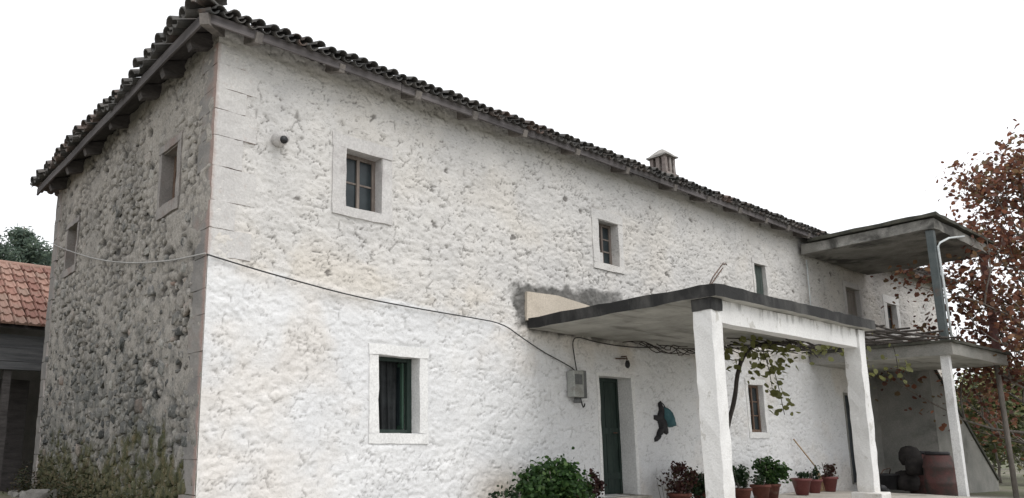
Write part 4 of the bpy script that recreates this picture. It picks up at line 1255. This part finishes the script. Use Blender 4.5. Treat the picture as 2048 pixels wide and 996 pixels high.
potted('purple-tinged plant in a red pot right of the broom', 13.85, -.5, .95, ((13.86, -.5, .28), (.27, .18, .24)), 'leafpurple', 380, .052, 10, 'redplastic', stems=6)
potted('second terracotta pot plant crowded against the bushy one', 10.85, -.55, .95, ((10.86, -.55, .17), (.2, .14, .14)), 'leafdark', 170, .05, 11, stems=4)

# thin dry twigs standing up behind the pots by the door
def twigs(label, x, n, seed, hgt):
    rr = random.Random(seed)
    t = thing('dry_twigs', label, 'twigs', (x, -.25, fz(x)), 'dry twigs by the door')
    for k in range(n):
        a = Vector((x + rr.uniform(-.05, .05), -.25, fz(x)))
        b = a + Vector((rr.uniform(-.16, .18), rr.uniform(-.06, .1), hgt * rr.uniform(.7, 1.0)))
        c = a.lerp(b, .5) + Vector((rr.uniform(-.04, .04), 0, 0))
        MB().tube([a, c, b], [.006, .005, .003], 5).build('twig', M['rafter'], t)
twigs('thin dry twigs against the wall left of the door', 6.3, 6, 1, .85)
twigs('thin dry twigs rising behind the purple plant right of the door', 8.2, 5, 2, .75)
twigs('thin dry twigs by the back of the near pillar', 8.85, 5, 3, .75)

# broom leaning by the pots
broom = thing('broom', 'straw broom with wooden handle leaning upside among the red pots', 'broom', (13.55, -.45, fz(13.5)))
MB().tube([(13.52, -.40, .35), (13.38, -.06, .93)], .014, 8).build('handle', M['straw'], broom)
m = MB()
for k in range(26):
    a = RNG.uniform(-.10, .10); b = RNG.uniform(-.03, .03)
    m.tube([(13.52, -.40, .37), (13.54 + a * .6, -.42 + b, .18), (13.56 + a, -.45 + b * 1.5, fz(13.5) + .01)], .006, 4)
tag(m.build('bristles', M['straw'], broom), kind='stuff')

# ---- grapevine: stem, canes on the trellis, hanging leaves
vine = thing('grapevine', 'grapevine with a dark bent stem and yellowing leaves hanging beside the porch pillar', 'vine', (7.6, -1.6, 0))
stem_pts = smooth_path([(7.55, -1.6, -.05), (7.72, -1.6, .6), (7.96, -1.6, 1.13), (8.24, -1.6, 1.52), (8.40, -1.6, 2.01), (8.72, -1.6, 2.34), (9.2, -1.6, 2.50), (9.7, -1.65, 2.55), (10.3, -1.7, 2.60)], 2)
MB().tube(stem_pts, [.042 - .018 * k / len(stem_pts) for k in range(len(stem_pts))], 8).build('stem', M['darkbark'], vine)
rr = random.Random(17)
for k in range(16):
    x = rr.uniform(8.4, 10.2); y = rr.uniform(-2.4, -.6)
    pts = [(x, y, 2.55)]
    for s in range(4):
        q = pts[-1]; pts.append((q[0] + rr.uniform(.1, .55), q[1] + rr.uniform(-.25, .25), min(2.62, q[2] + rr.uniform(-.08, .06))))
    MB().tube(smooth_path(pts, 1), .010, 5).build('cane', M['darkbark'], vine)
for k in range(11):                           # dry canes under the slab, along the wall
    x = rr.uniform(7.2, 9.3); pts = [(x, -.25 - rr.uniform(0, .3), 2.5)]
    for s in range(4):
        q = pts[-1]; pts.append((q[0] + rr.uniform(.12, .4), q[1] + rr.uniform(-.08, .08), 2.50 + rr.uniform(-.14, .06)))
    MB().tube(smooth_path(pts, 1), .009, 5).build('cane', M['darkbark'], vine)
def leaf_part(k, p, size, seed):
    C = np.array([p])
    leaves('leaf', C, size, M['leafvine'], vine, seed, normal=np.array([-.6, -1.2, .3]), spread=.7, aspect=1.0, droop=.8)
k = 0
hang = [((8.55, -1.6, 2.40), (9.95, -1.6, 2.36), .22, 85), ((9.35, -1.55, 2.35), (9.75, -1.55, 1.75), .16, 46), ((9.7, -1.55, 1.80), (9.95, -1.55, 1.35), .10, 26), ((8.15, -1.6, 2.30), (8.6, -1.6, 2.15), .14, 26),
        ((10.4, -1.7, 2.50), (12.6, -1.6, 2.70), .20, 60), ((12.2, -2.0, 2.5), (12.6, -2.0, 2.0), .13, 20), ((13.3, -2.2, 2.6), (13.4, -2.2, 2.1), .13, 20)]
for a, b, s, n in hang:
    for j in range(n):
        t = rr.random(); p = Vector(a).lerp(Vector(b), t) + Vector((rr.gauss(0, s * .6), rr.gauss(0, s), rr.gauss(0, s * .7)))
        if p.z > 2.56 and p.x < 10.3: p.z = 2.56 - rr.random() * .1
        leaf_part(k, tuple(p), rr.uniform(.085, .125), 900 + k); k += 1
for a, b in (((9.5, -1.55, 2.5), (9.95, -1.55, 1.33)), ((9.2, -1.6, 2.5), (9.6, -1.55, 1.8)), ((12.3, -2.0, 2.75), (12.5, -2.0, 2.0)), ((13.3, -2.2, 2.75), (13.4, -2.2, 2.1))):
    MB().tube(smooth_path([a, Vector(a).lerp(Vector(b), .5) + Vector((.06, 0, .05)), b], 1), .006, 5).build('shoot', M['darkbark'], vine)

trellis = thing('vine_trellis', 'flat trellis of thin dark poles between porch slab and balcony', 'trellis', (12.4, -1.5, 2.7))
rr = random.Random(23)
for k in range(14):
    y = -2.9 + k * .21
    MB().tube(smooth_path([(9.9, y + rr.uniform(-.1, .1), 2.80 + rr.uniform(-.12, .10)), (11.6, y + rr.uniform(-.15, .15), 2.84 + rr.uniform(-.05, .06)), (13.2, y + rr.uniform(-.15, .15), 2.82 + rr.uniform(-.05, .06)), (14.75, y + rr.uniform(-.1, .1), 2.92 + rr.uniform(0, .06))], 1), rr.uniform(.014, .028), 6).build('pole', M['darkbark'], trellis)
for k in range(7):
    x = 10.5 + k * .62
    MB().tube([(x, -3.0 + rr.uniform(-.2, .2), 2.86 + rr.uniform(-.03, .03)), (x + rr.uniform(-.2, .3), -1.5, 2.87), (x + rr.uniform(-.3, .4), -.05, 2.84)], rr.uniform(.012, .022), 6).build('pole', M['darkbark'], trellis)

# ================================================================ THINGS UNDER THE BALCONY
def barrel(x, y, s, mat, label, lean=0):
    z = float(ground_z(x, y)) + .02
    b = thing('plastic_barrel', label, 'barrel', (x, y, z), 'barrels under the balcony')
    MB().lathe([(.24 * s, 0), (.28 * s, .04 * s), (.295 * s, .28 * s), (.305 * s, .30 * s), (.305 * s, .34 * s), (.295 * s, .36 * s), (.295 * s, .62 * s), (.305 * s, .64 * s), (.305 * s, .68 * s), (.29 * s, .70 * s), (.26 * s, .88 * s), (.22 * s, .92 * s)], (x, y, z), 24).build('drum', M[mat], b)
    MB().lathe([(.235 * s, 0), (.24 * s, .05 * s), (.22 * s, .065 * s)], (x, y, z + .921 * s), 24).build('lid', M['blackplastic'], b)
barrel(16.05, -1.86, .98, 'barrel', 'dull red plastic barrel standing behind the white balcony post')
barrel(16.9, -1.25, 1.0, 'barrel', 'dull red barrel standing further in, beside the dark sack heap')
heap = thing('sack_heap', 'heap of dark sacks piled beside the barrels under the balcony', 'sacks', (16.4, -1.2, -.2))
for k, (x, y, z, a, b, c) in enumerate(((16.5, -1.05, .0, .34, .26, .22), (16.3, -1.35, .33, .26, .22, .20), (16.6, -1.15, .55, .26, .22, .22))):
    g = np.random.default_rng(k)
    prof_ = [(.05, -c), (a * .8, -c * .9), (a, -c * .3), (a * .97, c * .3), (a * .72, c * .8), (a * .25, c)]
    o = MB().lathe([(r_, z_) for r_, z_ in prof_], (x, y, z), 22, squash=b / a)
    o.v = [(p[0] + g.uniform(-.012, .012), p[1] + g.uniform(-.012, .012), p[2] + g.uniform(-.012, .012)) for p in o.v]
    o.build('sack', M['sack'], heap)
basin = thing('black_basin', 'round black plastic tub on the paving left of the dark sacks', 'tub', (16.2, -.75, -.2))
MB().lathe([(.20, 0), (.26, .30), (.285, .31), (.285, .34), (.25, .34), (.23, .10)], (16.15, -.75, -.19), 22).build('tub', M['blackplastic'], basin)
MB().tube([(15.9, -.75, .13), (15.95, -.80, .24), (16.15, -.86, .28), (16.35, -.80, .24), (16.4, -.75, .13)], .010, 6).build('handle', M['rust'], basin)
shoe = thing('rubber_boots', 'pair of small black rubber shoes on the paving beside the far porch pillar', 'shoes', (13.9, -1.2, -.15))
for dx in (0, .14):
    cloth_lump('shoe', M['blackplastic'], shoe, [(14.0 + dx, -.16), (14.24 + dx, -.16), (14.26 + dx, -.10), (14.12 + dx, -.06), (14.05 + dx, .0), (13.98 + dx, .0)], -1.25 - dx, .07, 9, .008)

# ================================================================ SHED ON THE LEFT
shed = thing('shed', 'open timber shed with a red clay tile roof behind the end wall', 'shed', (-2.0, 10, .0))
SX0, SX1, SY = -5.6, 2.5, 9.0
MB().box((SX0, 12.4, -.3), (SX1, 12.7, 4.0), n=(8, 1, 4), amp=.02).build('back_wall', M['interior'], shed)
MB().box((SX1 - .25, SY + .2, -.3), (SX1, 12.38, 3.3), n=(1, 6, 4), amp=.02).build('side_wall', M['mortar'], shed)
MB().box((SX0, SY + .2, -.3), (SX0 + .25, 12.38, 3.3), n=(1, 6, 4), amp=.02).build('side_wall', M['mortar'], shed)
for k, (z0_, z1_, yy) in enumerate(((2.30, 2.46, .02), (2.47, 2.74, .05), (2.75, 3.02, .10))):
    MB().hexa(((SX0, SY + yy, z0_), (SX1, SY + yy + .10, z1_)), n=(12, 1, 1), amp=.008, seed=k + 600).build('beam', M['shedwood'], shed)
for x in (-3.9, -2.0, -.30, 1.4):
    MB().box((x, SY + .13, -.2), (x + .14, SY + .27, 2.32), n=(1, 1, 6), amp=.01, seed=int(x * 10) + 640).build('post', M['darkwood'], shed)
MB().box((-.75, 10.4, -.2), (.45, 10.5, 2.2), n=(4, 1, 4), amp=.01).build('board_wall', M['darkwood'], shed)
def shed_roof():
    z_e, z_r, run = 3.16, 4.92, 2.65
    th = math.atan2(z_r - z_e, run); y0 = SY - .22
    deck = MB().add([(SX0 - .1, y0, z_e - .05), (SX1 + .1, y0, z_e - .05), (SX1 + .1, y0 + run, z_r - .05), (SX0 - .1, y0 + run, z_r - .05), (SX1 + .1, y0 + 2 * run, z_e - .05), (SX0 - .1, y0 + 2 * run, z_e - .05)],
                    [(0, 1, 2, 3), (3, 2, 4, 5)]).build('roof', M['darkwood'], shed)
    # interlocking tile: two ribs and a thick front lip
    w, l, t = .232, .40, .036
    xs = [0, .02, .045, .075, .115, .155, .18, .205, .232]
    hs = [.0, .032, .034, .006, .0, .006, .034, .032, .0]
    vs = []; fs = []
    for y, lift in ((0, 0.0), (l, -.006)):
        for dz in (t, 0):
            vs += [(x - w / 2, y, (h if dz else 0) + dz + lift) for x, h in zip(xs, hs)]
    n = len(xs); A, B, C, D = 0, n, 2 * n, 3 * n
    for k in range(n - 1):
        fs += [(A + k, A + k + 1, C + k + 1, C + k), (B + k, B + k + 1, A + k + 1, A + k)]
    fs += [(A, C, D, B), (A + n - 1, B + n - 1, D + n - 1, C + n - 1)]
    me = bpy.data.meshes.new('clay_tile'); me.from_pydata(vs, [], fs); set_mats(me, M['redtile']); me.update()
    v = Vector((0, math.cos(th), math.sin(th))); u = Vector((1, 0, 0)); nn = u.cross(v)
    r = random.Random(66); inv = world_of(deck).inverted()
    sl = math.hypot(run, z_r - z_e)
    nrow = 9
    ncol = int((SX1 - SX0 + .1) / .245)
    for row in range(nrow):
        for c in range(ncol):
            p = Vector((SX0 + .06 + c * .245 + (.02 if row % 2 else 0) + r.uniform(-.006, .006), y0 - .06, z_e)) + v * (row * sl / nrow + r.uniform(-.012, .012)) + nn * (.015 + r.uniform(0, .012))
            R = Matrix((u, v, nn)).transposed() @ Matrix.Rotation(rad(-4.6 + r.uniform(-1.2, 1.2)), 3, 'X') @ Matrix.Rotation(rad(r.uniform(-1.8, 1.8)), 3, 'Z') @ Matrix.Rotation(rad(r.uniform(-2, 2)), 3, 'Y')
            o = bpy.data.objects.new('tile', me); col.objects.link(o); o.parent = deck
            o.matrix_parent_inverse = inv; o.matrix_basis = Matrix.Translation(p) @ R.to_4x4()
    MB().tube([(SX0 - .1, y0 + run, z_r + .01), (SX1 + .1, y0 + run, z_r + .01)], .10, 10).build('ridge_cap', M['redtile'], deck)
shed_roof()

# loose stones and weeds at the foot of the end wall
rr = random.Random(40)
for k in range(9):
    x, y = rr.uniform(-1.5, -.25), rr.uniform(4.6, 8.2)
    s = rr.uniform(.10, .24); z = float(ground_z(x, y))
    t = tag(MB().hexa(((x - s, y - s * .7, z - .05), (x + s, y + s * .7, z + s * rr.uniform(.5, .9))), n=(3, 3, 2), amp=s * .22, seed=k + 700).build('loose_stone', M['rock']),
            'loose grey stone lying at the foot of the end wall by the shed', 'stone', 'loose stones by the shed')
g = np.random.default_rng(5)
n = 2600
yy = g.uniform(.3, 7.6, n); hh = np.abs(g.normal(0, .24, n)) * (0.35 + fbm(yy * 1.3, yy * 0, 9)) * 1.2
xx = -.03 - np.abs(g.normal(0, .10, n)) * (1 - .5 * np.clip(hh, 0, 1)) - .25 * g.random(n) ** 3
C = np.stack([xx, yy, np.asarray(ground_z(xx, yy)) + hh], 1)
tag(leaves('weeds', C, .06, M['weed'], None, 6, aspect=.38, spread=.8), 'tangled dry and green weeds along the foot of the end wall', 'weeds', kind='stuff')

# ================================================================ TREES
def grow(base, height, seed, spread, levels=3, trunk_r=.10, lean=(0, 0), first=.28, per=9, rise=.30, extra=()):
    """trunk polyline plus branches; returns (trunk tube, branch tubes, twig tips)"""
    r = random.Random(seed)
    trunk = [Vector(base)]
    n = 9
    for k in range(1, n + 1):
        t = k / n
        trunk.append(Vector(base) + Vector((lean[0] * t + r.uniform(-.08, .08), lean[1] * t + r.uniform(-.08, .08), height * t)))
    branches = []; tips = []
    def branch(p, d, ln, rr_, lev):
        pts = [p]; q = p; dd = d.copy()
        for s in range(4):
            dd = (dd + Vector((r.uniform(-.28, .28), r.uniform(-.28, .28), r.uniform(-.05, .22)))).normalized()
            q = q + dd * ln / 4; pts.append(q)
        branches.append((pts, rr_))
        tips.append(pts[-1]); tips.append(pts[-2])
        if lev > 0:
            for c in range(3):
                i = r.choice((1, 2, 3, 4))
                nd = (dd + Vector((r.uniform(-.9, .9), r.uniform(-.9, .9), r.uniform(-.25, .6)))).normalized()
                branch(pts[i], nd, ln * r.uniform(.45, .68), rr_ * .55, lev - 1)
    nb = per
    for k in range(nb):
        t = first + (1 - first) * (k + r.random() * .6) / nb
        i = min(n - 1, int(t * n)); f = t * n - i
        p = trunk[i].lerp(trunk[min(n, i + 1)], f)
        a = k * 2.4 + r.uniform(-.5, .5)
        ln = spread * (1.05 - .62 * (t - first) / (1 - first)) * r.uniform(.75, 1.1)
        d = Vector((math.cos(a), math.sin(a), rise + .85 * t)).normalized()
        branch(p, d, ln, trunk_r * (.5 - .25 * t), levels - 1)
    for t, d, ln in extra:
        i = int(t * n)
        branch(trunk[i].lerp(trunk[i + 1], t * n - i), Vector(d).normalized(), ln, trunk_r * .4, levels - 1)
    return trunk, branches, tips

def tree(name, label, cat_group, base, height, seed, spread, mat, leaf, per_tip, tr=.10, bark='bark', lean=(0, 0), first=.28, per=9, sigma=.22, levels=3, cull=None, rise=.30, extra=()):
    t = thing(name, label, 'tree', base, cat_group)
    tk, br, tips = grow(base, height, seed, spread, levels, tr, lean, first, per, rise, extra)
    MB().tube(tk, [tr * (1 - .8 * k / (len(tk) - 1)) for k in range(len(tk))], 9).build('trunk', M[bark], t)
    m = MB()
    for pts, r_ in br:
        r_ = max(r_, .008)
        m.tube(pts, [r_ * (1 - .16 * k) for k in range(len(pts))], 5, cap=False)
    tag(m.build('branches', M[bark], t), kind='stuff')
    g = np.random.default_rng(seed + 50)
    T = np.array([tuple(p) for p in tips])
    T = T[g.random(len(T)) > .10]
    C = np.repeat(T, per_tip, 0) + g.normal(size=(len(T) * per_tip, 3)) * sigma
    if cull is not None: C = C[cull(C)]
    tag(leaves('crown', C, leaf, M[mat], t, seed, droop=.5), kind='stuff')
    return t

tree('persimmon_tree', 'tall russet-leaved tree beside the balcony at the right edge', None, (19.7, -3.35, -.42), 7.5, 5, 2.9, 'leafred', .12, 15, tr=.10, lean=(-.1, .1), first=.16, per=30, sigma=.26, rise=-.12, extra=((.30, (-1, .1, .25), 2.2), (.36, (-1, -.1, .1), 2.4), (.42, (-1, .25, .1), 2.3), (.34, (-.9, -.4, .3), 2.0), (.5, (-1, .0, .0), 2.4), (.26, (-1, .2, .3), 1.6)))
rr = random.Random(3)
for k, (x, y, h, sd, lab) in enumerate((
        (31, .9, 2.7, 11, 'nearest yellow-green tree beyond the stair, left of the grey pole'),
        (37, 2.6, 3.0, 12, 'low yellowing tree directly beyond the foot of the stair'),
        (35, 1.0, 3.2, 13, 'yellow-green tree right of the grey pole'),
        (48, 4.6, 4.2, 14, 'farthest pale green tree seen beyond the stair'),
        (29, -.4, 2.8, 15, 'yellowing shrubby tree at the lower right edge'))):
    z = float(ground_z(x, y))
    tree('orchard_tree', lab, 'yellowing trees beyond the stair', (x, y, z), h, sd, h * .62, 'leafyellow', .15, 16, tr=.05, first=.08, per=10, sigma=.30, levels=3)
# low wall at the right edge of the yard
yw = tag(MB().box((23.4, -3.6, -.8), (24.2, -1.9, -.36), n=(6, 6, 2), amp=.03, seed=71).build('low_yard_wall', M['rock']), 'low dark stone wall at the far right edge of the yard', 'wall')

def pine(label, base, h, seed, r0):
    t = thing('pine_tree', label, 'tree', base, 'dark conifers behind the shed')
    MB().tube([base, (base[0] + .1, base[1], base[2] + h * .5), (base[0], base[1], base[2] + h)], [.2, .13, .03], 8).build('trunk', M['bark'], t)
    g = np.random.default_rng(seed); P = []
    nl = 26
    for k in range(nl):
        f = .15 + .85 * k / nl
        R_ = r0 * math.sqrt(max(.02, 1.0 - f ** 2.2)) * g.uniform(.6, 1.15)
        for b in range(int(6 + 5 * (1 - f))):
            a = g.uniform(0, 6.28)
            for s in np.linspace(.15, 1, 7):
                c = np.array([base[0] + math.cos(a) * R_ * s, base[1] + math.sin(a) * R_ * s, base[2] + h * f + .18 * R_ * s - .1])
                P.append(c + g.normal(size=(9, 3)) * np.array([.16, .16, .12]))
    P = np.concatenate(P)
    tag(leaves('crown', P, .26, M['leafpine'], t, seed, aspect=.28), kind='stuff')
for k, (x, y, h, r0, lab) in enumerate((
        (3.7, 30, 8.7, 2.1, 'dark conifer rising highest behind the red shed roof'),
        (2.4, 31, 8.2, 2.1, 'dark conifer cut by the left edge behind the shed roof'),
        (5.3, 31, 7.9, 1.9, 'lower conifer between the tall one and the house wall'),
        (4.9, 35, 8.6, 2.4, 'farther conifer filling the gap behind the shed ridge'),
        (3.2, 36, 9.0, 2.4, 'far conifer behind the tallest one, near the left edge'),
        (7.0, 33, 7.4, 2.2, 'conifer mostly hidden behind the house corner'))):
    pine(lab, (x, y, float(ground_z(x, y))), h, 80 + k, r0)
